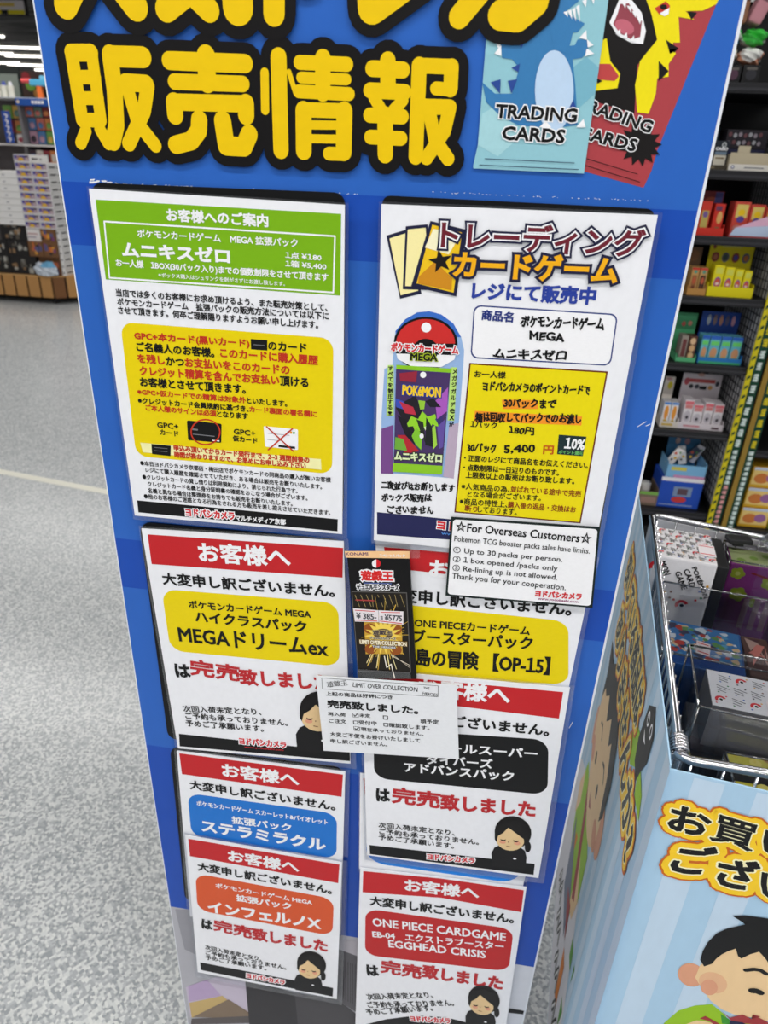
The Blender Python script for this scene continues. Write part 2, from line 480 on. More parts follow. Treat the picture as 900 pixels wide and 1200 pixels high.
# title lettering
c0 = crop(0, 0, 2); c1 = crop(450, 0, 2)
TY = mat((238, 198, 8), .3); TK = mat((17, 15, 16), .3)
g = G(bsurf(0.0))
tA = crop(70, 40, 3.75); tB = crop(300, 40, 3.4615); tC = crop(50, 0, 3); tD = crop(350, 0, 3)
title = [   # (crop, width, centre line of one brush stroke ...)
 (tA, 58, 60, 80, 108, 380), (tA, 52, 148, 78, 190, 380), (tA, 72, 62, 84, 146, 84), (tA, 58, 80, 191, 165, 191), (tA, 56, 90, 283, 178, 283), (tA, 60, 106, 378, 188, 380), (tA, 50, 124, 425, 102, 480), (tA, 50, 186, 420, 222, 482),
 (tA, 72, 230, 92, 250, 250, 258, 400, 242, 474), (tA, 88, 235, 100, 372, 104), (tA, 74, 300, 214, 388, 220), (tA, 62, 394, 230, 378, 340, 312, 482), (tA, 56, 306, 240, 350, 390, 428, 490),
 (tA, 80, 649, 96, 655, 215), (tA, 78, 490, 119, 820, 132), (tA, 68, 512, 211, 810, 221), (tA, 72, 512, 300, 824, 308), (tA, 72, 510, 300, 515, 358), (tA, 72, 824, 306, 825, 360), (tA, 72, 620, 378, 618, 425, 585, 470, 518, 487), (tA, 76, 722, 382, 738, 492, 815, 496, 838, 442),
 (tB, 34, 40, 158, 42, 310), (tB, 66, 96, 95, 106, 472), (tB, 20, 138, 155, 165, 240), (tB, 58, 182, 117, 372, 125), (tB, 64, 275, 100, 275, 240), (tB, 46, 188, 178, 370, 186), (tB, 54, 178, 234, 380, 245), (tB, 66, 197, 310, 198, 475), (tB, 60, 198, 308, 362, 313), (tB, 66, 362, 312, 359, 480), (tB, 36, 198, 369, 360, 371), (tB, 36, 198, 424, 360, 427), (tB, 56, 300, 485, 358, 487),
 (tB, 64, 537, 110, 538, 200), (tB, 66, 475, 142, 598, 148), (tB, 64, 466, 230, 605, 237), (tB, 46, 482, 260, 512, 310), (tB, 46, 598, 270, 560, 310), (tB, 62, 465, 330, 595, 336), (tB, 60, 468, 418, 590, 424), (tB, 64, 526, 330, 527, 490),
 (tB, 62, 664, 130, 650, 498), (tB, 62, 665, 130, 794, 135), (tB, 60, 794, 135, 790, 225), (tB, 56, 790, 227, 732, 222), (tB, 64, 670, 295, 785, 298), (tB, 56, 787, 298, 765, 395, 694, 502), (tB, 54, 705, 320, 728, 430, 780, 506),
 (tC, 84, 90, 20, 160, -130), (tC, 84, 336, 28, 215, -130, 150, -250), (tC, 80, 442, 34, 570, -70), (tC, 72, 592, 40, 470, -80), (tC, 108, 692, 30, 682, -150), (tC, 76, 818, 52, 818, -250),
 (tC, 84, 160, -130, 178, -310), (tC, 70, 470, -330, 425, -235), (tC, 66, 450, -300, 690, -300), (tC, 62, 470, -222, 680, -222), (tC, 66, 420, -150, 692, -150), (tC, 72, 825, -160, 930, -95), (tD, 76, 555, -175, 850, -170), (tD, 76, 650, -40, 705, -320),
 (tD, 110, 258, -250, 262, 28, 420, -90), (tD, 76, 566, 62, 650, -40), (tD, 96, 712, 56, 770, 62, 830, 10, 850, -150)]
for pas, mm, ex_ in ((20, TK, 82), (24, TY, 0)):
    for j, q in enumerate(title):
        c_, w_ = q[0], q[1]; g.k = 0
        flat = abs(q[4] - q[2]) > 2 * abs(q[5] - q[3]) and c_ in (tA, tB)
        g.stroke([c_(q[i], q[i + 1]) for i in range(2, len(q), 2)], (w_ * (.87 if flat else .98) + ex_ * (.95 if c_ in (tC, tD) else 1)) / c_.k, mm, pas + j * .05, seg=18)
g.build('title_lettering', board, label='yellow lettering with thick black outline')

# printed trading card packs
c8 = crop(550, 0, 3)
RED = mat((172, 66, 72), .35); PKY = mat((240, 222, 20), .35); DK = mat((24, 21, 21), .35)
g = G(bsurf(0.0))
g.poly(P(c8, 480, -60, 900, -60, 870, 10, 660, 530, 640, 600, 612, 660, 402, 602), RED, 2)
g.poly(P(c8, 470, 0, 495, -60, 640, -60, 660, 150, 590, 230, 580, 400, 420, 350, 440, 60), DK, 3)
g.poly(P(c8, 600, -60, 900, -60, 868, 15, 820, 38, 760, 40, 790, 70, 735, 60, 740, 150, 715, 150, 725, 190, 700, 225, 700, 270, 660, 275, 655, 330, 630, 400, 590, 395, 582, 300, 600, 215, 660, 140, 640, 50), PKY, 4)
g.poly(P(c8, 690, 140, 735, 170, 720, 185, 700, 175, 705, 190), DK, 5)
g.poly(P(c8, 665, 215, 700, 250, 690, 262, 665, 285), DK, 5)
g.poly(P(c8, 765, 40, 800, 45, 780, 70), DK, 5)
g.poly(P(c8, 650, 30, 690, 5, 705, 20, 700, 48, 668, 52), mat((196, 60, 50), .35), 5)
g.poly(P(c8, 668, 48, 702, 28, 700, 50, 685, 58), WHT, 6)
g.ell(c8(682, 25), 4, 3, DK, 7)
g.poly(P(c8, 530, -10, 570, 0, 605, 45, 620, 110, 610, 155, 570, 152, 520, 125, 492, 80), WHT, 5)
g.poly(P(c8, 530, 15, 560, 12, 585, 55, 606, 75, 600, 130, 570, 140, 530, 118, 505, 85, 520, 50), mat((150, 70, 82), .35), 6)
g.ell(c8(545, 95), 12, 8, mat((196, 104, 120), .35), 7, rot=.5)
for x, y, dx, dy in ((540, 5, 8, 25), (560, 20, 8, 26), (578, 40, 6, 24), (595, 60, 4, 26), (520, 120, 10, -18), (545, 132, 8, -18), (570, 145, 8, -20)):
    g.poly(P(c8, x - 8, y, x + 10, y + 4, x + dx, y + dy), WHT, 8)
g.poly(P(c8, 470, 140, 482, 135, 495, 215, 530, 260, 520, 310, 440, 320, 450, 200), PKY, 5)
g.poly(P(c8, 455, 225, 495, 225, 525, 268, 510, 285, 450, 280), mat((190, 70, 70), .35), 6)
g.poly(P(c8, 445, 275, 468, 285, 450, 295), DK, 6)
sb = []
for k in range(26):
    a = 2 * math.pi * k / 26; r = (78, 52)[k % 2]
    sb += [600 + r * math.cos(a) * 1.0, 508 + r * math.sin(a)]
g.poly(P(c8, *sb), DK, 5)
g.text('TRADING', c8(372, 380), c8(632, 470), 15.5, INK, .055, 9, ((WHT, .13),))
g.text('CARDS', c8(378, 486), c8(580, 535), 15.5, INK, .055, 9, ((WHT, .13),))
g.stroke(P(c8, 402, 555, 590, 612), .8, DK, 9); g.stroke(P(c8, 402, 580, 598, 640), .8, DK, 9)
g.build('printed_card_pack', board, label='printed red card pack with a yellow and black beast')
g = G(bsurf(0.0))
TEAL = mat((146, 198, 210), .35); DINO = mat((58, 124, 180), .35); DIND = mat((44, 74, 150), .35)
g.poly(P(c8, 74, -60, 500, -60, 488, 0, 404, 595, 402, 610, 14, 592, 14, 582, 30, 510, 60, 130), TEAL, 13)
g.poly(P(c8, 350, 250, 410, 200, 455, 240, 440, 330, 385, 380, 340, 340), mat((120, 180, 200), .35), 14)
g.poly(P(c8, 45, 400, 100, 370, 150, 420, 180, 480, 100, 550, 30, 510), mat((166, 212, 220), .35), 14)
g.poly(P(c8, 290, -60, 330, -60, 385, 5, 335, 45, 405, 85, 380, 115, 335, 118, 335, 165, 370, 160, 380, 140, 412, 140, 418, 180, 395, 205, 362, 210, 372, 300, 380, 440, 320, 448, 230, 448, 170, 440, 110, 410, 60, 360, 45, 290, 90, 330, 150, 330, 175, 240, 150, 210, 115, 205, 110, 150, 200, 150, 270, 60), DINO, 15)
g.poly(P(c8, 270, 60, 300, 178, 345, 190, 365, 110, 330, 0), DINO, 16)
el_ = []
for k in range(28):
    a = 2 * math.pi * k / 28
    el_ += [298 + 68 * math.cos(a), 320 + 142 * math.sin(a)]
g.poly(P(c8, *el_), mat((190, 214, 240), .35), 17)
for q in ((148, 240, 178, 225, 172, 255), (110, 280, 75, 290, 108, 330), (135, 285, 168, 280, 148, 330), (365, 350, 378, 395, 350, 380), (180, 155, 192, 152, 180, 175)):
    g.poly(P(c8, *q), DIND, 17)
for q in ((88, 190, 112, 160, 112, 198), (95, 158, 112, 150, 104, 175), (385, 135, 410, 108, 412, 142), (412, 140, 436, 160, 415, 168), (412, 172, 438, 190, 405, 200), (330, 45, 345, 40, 345, 62), (345, 40, 358, 36, 360, 70), (360, 35, 372, 28, 374, 78), (374, 26, 386, 18, 388, 80), (395, 5, 412, -2, 408, 28), (425, -8, 440, -10, 436, 18), (375, 448, 400, 418, 408, 448), (245, 448, 268, 425, 288, 448)):
    g.poly(P(c8, *q), WHT, 17)
g.text('TRADING', c8(90, 415), c8(374, 432), 16.5, INK, .05, 18, ((WHT, .14),))
g.text('CARDS', c8(113, 492), c8(332, 505), 16.5, INK, .05, 18, ((WHT, .14),))
g.stroke(P(c8, 55, 558, 368, 573), .8, mat((40, 60, 90), .4), 18); g.stroke(P(c8, 36, 580, 382, 596), .8, mat((40, 60, 90), .4), 18)
g.build('printed_card_pack', board, label='printed pale blue card pack with a blue dinosaur')
# torn tape residue
g = G(bsurf(0.0)); rr_ = random.Random(3)
RES = mat((236, 238, 242), .7)
for k in range(16):
    x = 104 + rr_.random() * 22; y = 210 + (x - 104) * .08 + rr_.random() * 3.5
    w_ = 2 + rr_.random() * 5
    g.poly([(x, y), (x + w_, y - .8 + rr_.random()), (x + w_ * .8, y + 1.4), (x + .5, y + 1.2 + rr_.random())], RES, 2)
for k in range(70):
    x = 128 + rr_.random() * 290; y = 212.5 + (x - 104) * .045 + rr_.random() * 1.6
    if 330 > x > 240 and rr_.random() < .5: continue
    g.poly([(x, y), (x + 1.5 + rr_.random() * 2, y), (x + 1.2, y + .7)], RES, 2)
for k in range(60):
    x = 505 + rr_.random() * 255; y = 222 + (x - 450) * .04 + rr_.random() * 1.6
    g.poly([(x, y), (x + 1 + rr_.random() * 2, y), (x + 1.0, y + .7)], RES, 2)
for p in ((747, 500, 757, 494), (667, 853, 671, 846), (762, 497, 757, 499)):
    g.stroke([(p[0], p[1]), (p[2], p[3])], .8, RES, 2)
g.build('tape_residue', board, kind='stuff')
# black backing plates stuck to the board
def plate(q, rad=.03):
    g = G(bsurf(.0028)); g.rslab(q, mat((10, 11, 13), .4), .0028, rad)
    g.build('backing_plate', board, label='black backing plate behind a notice')
plate([(106, 214), (404, 226), (402, 606), (160, 592)])
plate([(448, 229), (768, 245), (700, 640), (440, 628)], .02)
plate([(163, 612), (403, 634), (408, 884), (197, 866)], .04)
plate([(199, 876), (402, 901), (399, 1092), (217, 1055)], .04)

# ================================================================== NOTICES
class Notice:
    def __init__(s, name, label, q, off, thick=.0011, film=5, group=None, paper=WHITE, cat='notice'):
        s.off = off; s.sf = bsurf(off)
        lo = s.sf.at(s.sf.uv(((q[2][0] + q[3][0]) / 2, (q[2][1] + q[3][1]) / 2)))
        s.t = thing(name, lo, label, cat, group)
        g = G(s.sf); g.slab(q, paper, thick); g.build('paper', s.t)
        if film:
            cx = sum(p[0] for p in q) / 4; cy = sum(p[1] for p in q) / 4
            ex = (Vector(q[1]) - Vector(q[0])).normalized(); ey = (Vector(q[3]) - Vector(q[0])).normalized()
            f = film
            Q = [Vector(q[0]) - ex * f * .5 - ey * f * .5, Vector(q[1]) + ex * f - ey * f * .5, Vector(q[2]) + ex * f + ey * f, Vector(q[3]) - ex * f * .5 + ey * f]
            g = G(bsurf(off - thick * .5))
            qi = [s.sf.uv(p) for p in q]; qo = [g.surf.uv(tuple(p)) for p in Q]
            for i in range(4):
                j = (i + 1) % 4
                g.polyuv([qo[i], qo[j], qi[j], qi[i]], FILM, 0)
            g.build('laminate_edge', s.t, label='clear laminate edge')
    def part(s): return G(s.sf)
    def put(s, g, name, **kw): g.build(name, s.t, **kw)

HAIR = mat((18, 15, 15), .4); SUIT = mat((20, 19, 21), .4)
def woman(n, c, R, slope=.12, bottom=2.0, lean=-.05):
    """clip-art of a bowing woman in black, head radius R px at c"""
    g = n.part()
    def m(x, y): return (c[0] + R * (x + lean * y), c[1] + R * (y + slope * x))
    def pl(pts, mt, l): g.poly([m(*p) for p in pts], mt, l)
    def el(cx, cy, rx, ry, mt, l, a0=0, a1=360, n_=24):
        pts = []
        full = a1 - a0 >= 360
        for k in range(n_ if full else n_ + 1):
            a = math.radians(a0 + (a1 - a0) * k / n_); pts.append((cx + rx * math.cos(a), cy + ry * math.sin(a)))
        pl(pts, mt, l)
    pl([(-1.0, bottom), (-1.1, 1.25), (-.95, .92), (-.6, .72), (.45, .78), (.72, .95), (.82, 1.3), (.8, bottom)], SUIT, 4)
    el(.86, .72, .17, .3, HAIR, 4)
    el(.02, .0, 1.0, .88, HAIR, 5)
    el(-.12, .38, .78, .62, SKIN, 6)
    pl([(-.95, .45), (-.98, 0), (-.7, -.5), (0, -.7), (.7, -.5), (.95, 0), (.9, .5), (.66, .62), (.62, .3), (.3, .1), (-.25, -.25), (-.5, .05), (-.78, .25), (-.85, .6)], HAIR, 7)
    el(-.52, .56, .17, .1, BLUSH, 7); el(.28, .56, .17, .1, BLUSH, 7)
    for ex_ in (-.5, .2):
        for k in range(4):
            a = math.radians(20 + 35 * k); b2 = math.radians(20 + 35 * (k + 1))
            pl([(ex_ + .15 * math.cos(a), .36 + .08 * math.sin(a)), (ex_ + .15 * math.cos(b2), .36 + .08 * math.sin(b2)), (ex_ + .15 * math.cos(b2), .42 + .08 * math.sin(b2)), (ex_ + .15 * math.cos(a), .42 + .08 * math.sin(a))], HAIR, 8)
    pl([(-.24, .5), (-.18, .5), (-.2, .58)], BROWN, 8)
    pl([(-.3, .74), (-.08, .76), (-.08, .79), (-.3, .77)], BROWN, 8)
    el(.18, 1.4, .09, .05, WHT, 8)
    n.put(g, 'staff_picture', label='drawing of a bowing woman with black hair and suit')

def logo(g, a, b_, h, lay=5):
    g.text('ヨドバシカメラ', a, b_, h, LOGO, .05, lay, ((WHT, .16),))

# ---- E : yellow notice on the right
cE = crop(350, 620, 2.571); cF = crop(400, 850, 3.427); cD = crop(160, 600, 3.214); cG = crop(190, 860, 3.528)
n = Notice('sold_out_notice', 'sold-out notice with yellow panel ending OP-15, half covered by black card pack', [(440, 633), (698, 655), (664, 818), (447, 796)], .0062)
g = n.part(); g.poly([(450, 641), (690, 661), (683, 691), (453, 665)], REDB)
g.text('お客様へ', (502, 676), (622, 689), 22, WHT, .036); n.put(g, 'header_band')
g = n.part(); g.text('大変申し訳ございません。', (452, 704), (669, 722), 17, INK, .034); n.put(g, 'apology_line')
g = n.part(); g.rr([(450, 706), cE(813, 278), cE(813, 468), (456, 793)], YEL, .18)
g.text('ONE PIECEカードゲーム', cE(349, 294), cE(696, 320), 10.5, INK, .03)
g.text('ブースターパック', cE(343, 342), cE(704, 364), 16, INK, .03)
g.text('神の島の冒険 【OP-15】', cE(258, 405), cE(755, 440), 21, INK, .03); n.put(g, 'product_panel')

# ---- I : sheet tucked behind F
n = Notice('sold_out_notice', 'white notice almost hidden behind the black-panel one, blue panel edge showing below', [(422, 906), (640, 928), (612, 1042), (421, 1018)], .0058, film=3)
g = n.part(); g.poly([cF(88, 212), cF(500, 240), cF(500, 330), cF(98, 302)], REDB); n.put(g, 'header_band')
g = n.part(); g.rr([(432, 955), (616, 978), (609, 1036), (428, 1010)], mat((26, 134, 232), .35), .3); n.put(g, 'product_panel')

def sorry_lines(n, cr_, l1, l2, l3, h):
    g = n.part()
    for st, q in (('次回入荷未定となり、', l1), ('ご予約も承っておりません。', l2), ('予めご了承願います。', l3)):
        g.text(st, cr_(q[0], q[1]), cr_(q[2], q[3]), h, INK, .022)
    n.put(g, 'small_print')
def soldout(n, cr_, ha, ka, shi, h1, h2, h3, tail='致しました'):
    g = n.part()
    g.text('は', cr_(ha[0], ha[1]), cr_(ha[2], ha[3]), h1, INK, .05)
    g.text('完売', cr_(*ka[:2]), cr_(*ka[2:]), h2, REDT, .036)
    g.text(tail, cr_(*shi[:2]), cr_(*shi[2:]), h3, REDT, .042)
    n.put(g, 'sold_out_line')

# ---- D
n = Notice('sold_out_notice', 'sold-out notice with yellow panel, left column under the green-topped guide', P(cD, 18, 62, 780, 110, 806, 948, 156, 890), .0052, film=6)
g = n.part(); g.poly(P(cD, 42, 84, 778, 135, 776, 247, 57, 196), REDB); g.text('お客様へ', cD(238, 188), cD(582, 210), 24, WHT, .036); n.put(g, 'header_band')
g = n.part(); g.text('大変申し訳ございません。', cD(101, 273), cD(748, 322), 15, INK, .034); n.put(g, 'apology_line')
g = n.part(); g.rr(P(cD, 94, 290, 760, 342, 766, 582, 128, 522), YEL, .2)
g.text('ポケモンカードゲーム MEGA', cD(199, 362), cD(658, 400), 9.8, INK, .035)
g.text('ハイクラスパック', cD(223, 414), cD(642, 455), 13.5, INK, .04)
g.text('MEGAドリームex', cD(162, 489), cD(722, 545), 19.5, INK, .03); n.put(g, 'product_panel')
soldout(n, cD, (150, 621, 207, 625), (204, 613, 391, 640), (392, 650, 735, 675), 16, 19.5, 19)
sorry_lines(n, cD, (179, 752, 472, 765), (186, 778, 572, 806), (188, 806, 480, 828), 7.8)
g = n.part(); g.poly(P(cD, 160, 835, 803, 905, 804, 938, 163, 882), BLACK)
logo(g, cD(389, 872), cD(566, 888), 8); g.text('www.yodobashi.com', cD(408, 888), cD(555, 900), 2.6, LOGO, .03, 5); n.put(g, 'footer_bar')
woman(n, cD(694, 745), 25, .1, 2.0)

# ---- G
n = Notice('sold_out_notice', 'sold-out notice with blue panel in the lower left column', P(cG, 60, 70, 757, 157, 738, 830, 116, 755), .0060, film=6)
g = n.part(); g.poly(P(cG, 71, 80, 748, 168, 742, 260, 82, 166), REDB); g.text('お客様へ', cG(250, 176), cG(567, 218), 16.5, WHT, .036); n.put(g, 'header_band')
g = n.part(); g.text('大変申し訳ございません。', cG(116, 228), cG(717, 318), 11.5, INK, .034); n.put(g, 'apology_line')
g = n.part(); g.rr(P(cG, 105, 244, 723, 330, 721, 518, 122, 422), mat((30, 116, 206), .35), .22)
g.text('ポケモンカードゲーム スカーレット&バイオレット', cG(144, 296), cG(686, 376), 6.4, WHT, .03)
g.text('拡張パック', cG(290, 370), cG(536, 403), 9, WHT, .035); g.text('ステラミラクル', cG(165, 402), cG(676, 483), 14, WHT, .045); n.put(g, 'product_panel')
# ---- H
n = Notice('sold_out_notice', 'sold-out notice with orange panel, lowest of the left column', P(cG, 95, 418, 744, 532, 722, 1097, 147, 985), .0086, film=6)
g = n.part(); g.poly(P(cG, 108, 433, 733, 540, 728, 617, 115, 505), REDB); g.text('お客様へ', cG(273, 525), cG(566, 575), 14, WHT, .036); n.put(g, 'header_band')
g = n.part(); g.text('大変申し訳ございません。', cG(148, 564), cG(702, 664), 10.5, INK, .034); n.put(g, 'apology_line')
g = n.part(); g.rr(P(cG, 138, 576, 710, 682, 704, 836, 146, 728), mat((218, 88, 44), .35), .24)
g.text('ポケモンカードゲーム MEGA', cG(222, 635), cG(621, 707), 6.0, WHT, .03)
g.text('拡張パック', cG(307, 690), cG(536, 727), 8.2, WHT, .035); g.text('インフェルノX', cG(192, 735), cG(657, 808), 13, WHT, .045); n.put(g, 'product_panel')
soldout(n, cG, (163, 802, 208, 812), (212, 812, 371, 848), (374, 850, 684, 903), 11.5, 14.5, 14.5)
sorry_lines(n, cG, (178, 890, 412, 940), (180, 912, 514, 975), (180, 932, 432, 978), 5.5)
g = n.part(); g.poly(P(cG, 157, 944, 707, 1050, 705, 1086, 160, 976), BLACK); logo(g, cG(350, 1006), cG(508, 1036), 6); n.put(g, 'footer_bar')
woman(n, cG(617, 950), 17, .16, 1.95)

# ---- F
n = Notice('sold_out_notice', 'sold-out notice with black panel and bowing woman, right column above the red-panel one', [(424, 784), (668, 806), (631, 1029), (430, 1002)], .0084, film=6)
g = n.part(); g.poly([(432, 790), (660, 811), (655, 842), (434, 815)], REDB); g.text('お客様へ', (490, 815), (597, 826), 22, WHT, .036); n.put(g, 'header_band')
g = n.part(); g.text('大変申し訳ございません。', (441, 843), (643, 863), 14, INK, .034); n.put(g, 'apology_line')
g = n.part(); g.rr([cF(128, 12), cF(832, 58), cF(828, 280), cF(132, 212)], mat((14, 14, 16), .35), .22)
g.text('ドラゴンボールスーパー', cF(150, 88), cF(786, 133), 11.5, WHT, .035); g.text('ダイバーズ', cF(342, 154), cF(607, 174), 11.5, WHT, .035)
g.text('アドバンスパック', cF(253, 186), cF(692, 225), 11.5, WHT, .035); n.put(g, 'product_panel')
soldout(n, cF, (141, 303, 197, 308), (203, 311, 396, 335), (398, 338, 778, 370), 15, 19.5, 18.5)
sorry_lines(n, cF, (149, 410, 456, 443), (152, 435, 552, 480), (150, 458, 452, 495), 6.6)
g = n.part(); g.poly(P(cF, 113, 480, 777, 556, 772, 600, 115, 517), BLACK); logo(g, cF(345, 536), cF(536, 554), 7); n.put(g, 'footer_bar')
woman(n, cF(688, 428), 21.5, .09, 1.95)

# ---- J
n = Notice('sold_out_notice', 'sold-out notice with red panel, bottom of the right column', [(422, 1017), (617, 1040), (590, 1222), (416, 1215)], .0088, film=0)
g = n.part(); g.poly(P(cF, 88, 585, 400, 615, 733, 662, 722, 750, 400, 692, 85, 670), REDB); g.text('お客様へ', cF(254, 664), cF(552, 698), 14.5, WHT, .036); n.put(g, 'header_band')
g = n.part(); g.text('大変申し訳ございません。', cF(115, 722), cF(692, 796), 11.5, INK, .034); n.put(g, 'apology_line')
g = n.part(); g.rr(P(cF, 97, 735, 692, 818, 672, 988, 95, 922), mat((190, 36, 38), .35), .2)
g.text('ONE PIECE CARDGAME', cF(126, 804), cF(660, 866), 9.4, WHT, .03); g.text('EB-04　エクストラブースター', cF(126, 850), cF(652, 902), 8.6, WHT, .03); g.text('EGGHEAD CRISIS', cF(190, 890), cF(580, 935), 8.8, WHT, .03); n.put(g, 'product_panel')
soldout(n, cF, (104, 1003, 153, 1008), (157, 992, 321, 1020), (323, 1012, 645, 1064), 12.5, 16, 16)
sorry_lines(n, cF, (108, 1102, 372, 1094), (110, 1134, 455, 1126), (108, 1164, 372, 1146), 7.0)
g = n.part(); g.poly(P(cF, 100, 1200, 180, 1180, 300, 1165, 420, 1172, 500, 1192, 590, 1230, 590, 1262, 95, 1255), BLACK); logo(g, cF(280, 1186), cF(440, 1196), 6.5); n.put(g, 'footer_bar')
woman(n, cF(572, 1098), 18.5, .16, 2.6)

# ---- A : green guide
c3 = crop(90, 210, 2.727); c4 = crop(90, 370, 2.727)
n = Notice('customer_guide', 'large notice with lime green header and long yellow text box, top left of board', [(104, 221), (404, 240), (401, 626), (158, 604)], .0076, film=5)
GRN = mat((122, 178, 20), .35); TR = mat((196, 52, 30), .4)
g = n.part(); g.poly(P(c3, 60, 65, 845, 111, 842, 372, 93, 320), GRN)
g.stroke(P(c3, 88, 135, 825, 182, 820, 362, 105, 315), 1.8, WHT, 2, True)
for st, a, b_, h, bo in (('お客様へのご案内', (288, 134), (613, 154), 15.5, .04), ('ポケモンカードゲーム　MEGA 拡張パック', (195, 186), (707, 218), 10.2, .03), ('ムニキスゼロ', (147, 247), (491, 270), 18, .055),
                       ('1点 ¥180', (667, 252), (782, 262), 8, .03), ('1箱 ¥5,400', (667, 280), (798, 291), 8.2, .03), ('お一人様　1BOX(30パック入り)までの個数制限をさせて頂きます', (127, 282), (804, 330), 10.5, .03),
                       ('※ボックス購入はシュリンクを剥がさずにお渡し致します。', (262, 313), (666, 342), 5.6, .02)):
    g.text(st, c3(*a), c3(*b_), h, WHT, bo)
n.put(g, 'green_header')
g = n.part()
for st, a, b_ in (('当店では多くのお客様にお求め頂けるよう、また転売対策として、', (127, 374), (802, 423)), ('ポケモンカードゲーム　拡張パックの販売方法については以下に', (131, 403), (806, 450)), ('させて頂きます。何卒ご理解賜りますようお願い申し上げます。', (134, 430), (772, 478))):
    g.text(st, c3(*a), c3(*b_), 9.2, INK, .03)
n.put(g, 'intro_text')
g = n.part(); g.rr(P(c4, 139, 20, 820, 72, 816, 506, 190, 448), YEL, .09)
K, R_ = INK, TR
for st, a, b_, h, mm in (('GPC+本カード(黒いカード)', (186, 80), (553, 106), 11.5, R_), ('のカード', (612, 109), (735, 117), 10.5, K), ('ご名義人のお客様。', (192, 113), (441, 134), 11.5, K), ('このカードに購入履歴', (459, 133), (771, 158), 11.5, R_),
                       ('を残し', (196, 150), (283, 157), 11, R_), ('かつ', (286, 158), (345, 163), 10.5, K), ('お支払いをこのカードの', (347, 164), (681, 189), 11.5, R_), ('クレジット精算を含んでお支払い', (203, 190), (648, 222), 11.5, R_), ('頂ける', (650, 223), (741, 230), 11.5, K),
                       ('お客様とさせて頂きます。', (204, 226), (541, 250), 11.5, K), ('※GPC+仮カードでの精算は対象外', (195, 252), (542, 280), 7.6, R_), ('といたします。', (544, 280), (673, 291), 7.4, K),
                       ('※クレジットカード会員規約に基づき、', (197, 280), (550, 308), 7.6, K), ('カード裏面の署名欄に', (552, 308), (768, 325), 7.6, R_), ('ご本人様のサインは必須', (221, 303), (447, 323), 7.6, R_), ('となります', (449, 323), (548, 331), 7.4, K),
                       ('GPC+', (258, 357), (326, 363), 6.6, K), ('カード', (267, 380), (326, 386), 6.6, K), ('GPC+', (502, 378), (571, 385), 6.6, K), ('仮カード', (499, 400), (578, 409), 7, K)):
    g.text(st, c4(*a), c4(*b_), h, mm, .04)
g.poly(P(c4, 556, 74, 609, 78, 609, 111, 557, 107), BLACK, 2)
g.stroke(P(c4, 565, 92, 600, 95), .8, mat((120, 120, 125)), 3)
g.rr(P(c4, 352, 334, 463, 345, 462, 406, 356, 397), BLACK, .08, 2)
g.stroke(P(c4, 372, 378, 440, 385), .9, mat((130, 130, 135)), 3); g.stroke(P(c4, 368, 362, 385, 364), 2, mat((120, 120, 125)), 3); g.stroke(P(c4, 435, 398, 455, 400), 1.2, WHT, 3)
ring = [c4(412 + 46 * math.cos(k * math.pi / 16), 371 + 40 * math.sin(k * math.pi / 16)) for k in range(32)]
g.stroke(ring, 1.6, TR, 4, True)
g.rr(P(c4, 597, 352, 707, 363, 707, 429, 602, 418), WHT, .06, 2)
g.stroke(P(c4, 610, 375, 680, 382), .6, mat((150, 150, 160)), 3); g.stroke(P(c4, 610, 395, 650, 399), .6, mat((150, 150, 160)), 3); g.poly(P(c4, 645, 412, 698, 418, 698, 425, 645, 419), BLACK, 3)
for k, cc in enumerate(((60, 120, 200), (240, 160, 40), (90, 170, 70))): g.ell(c4(676 + 9 * k, 372 + k), 1.5, 1.5, mat(cc), 3, n=10)
g.stroke(P(c4, 607, 354, 692, 432), 1.6, TR, 4); g.stroke(P(c4, 690, 360, 612, 428), 1.6, TR, 4)
g.poly(P(c4, 203, 405, 780, 458, 782, 492, 212, 436), mat((244, 240, 178), .4), 2)
g.poly(P(c4, 239, 409, 301, 415, 300, 448, 241, 441), BLACK, 3)
for y in (420, 430): g.stroke(P(c4, 248, y, 290, y + 4), .6, mat((120, 120, 125)), 4)
g.text('申込み頂いてからカード発行まで、2~3 週間前後の', c4(311, 431), c4(744, 471), 7.4, TR, .045, 4); g.text('時間が掛かりますので、お早めにお申し込み下さい', c4(313, 452), c4(733, 489), 7.2, TR, .045, 4)
n.put(g, 'yellow_text_box')
g = n.part()
for st, a, b_ in (('●本日ヨドバシカメラ京都店・梅田店でポケモンカードの同商品の購入が無いお客様', (204, 478), (812, 533)), ('レジにて購入履歴を確認させていただき、ある場合は販売をお断りいたします。', (221, 500), (784, 555)), ('●クレジットカードの貸し借りは利用規約により、禁じられた行為です。', (211, 522), (706, 568)),
                ('クレジットカード名義と身分証明書の確認をおこなう場合がございます。', (228, 545), (738, 591)), ('名義と異なる場合は整理券をお持ちでも販売をお断りいたします。', (229, 566), (690, 609)), ('●他のお客様のご迷惑となる行為をされる方も販売を差し控えさせていただきます。', (216, 584), (811, 638))):
    g.text(st, c4(*a), c4(*b_), 6.2, INK, .025)
n.put(g, 'small_print')
g = n.part(); g.poly(P(c4, 193, 590, 834, 650, 833, 689, 197, 628), BLACK)
logo(g, c4(350, 639), c4(506, 652), 9.5); g.text('マルチメディア京都', c4(509, 654), c4(669, 668), 7, WHT, .04, 5); n.put(g, 'footer_bar')

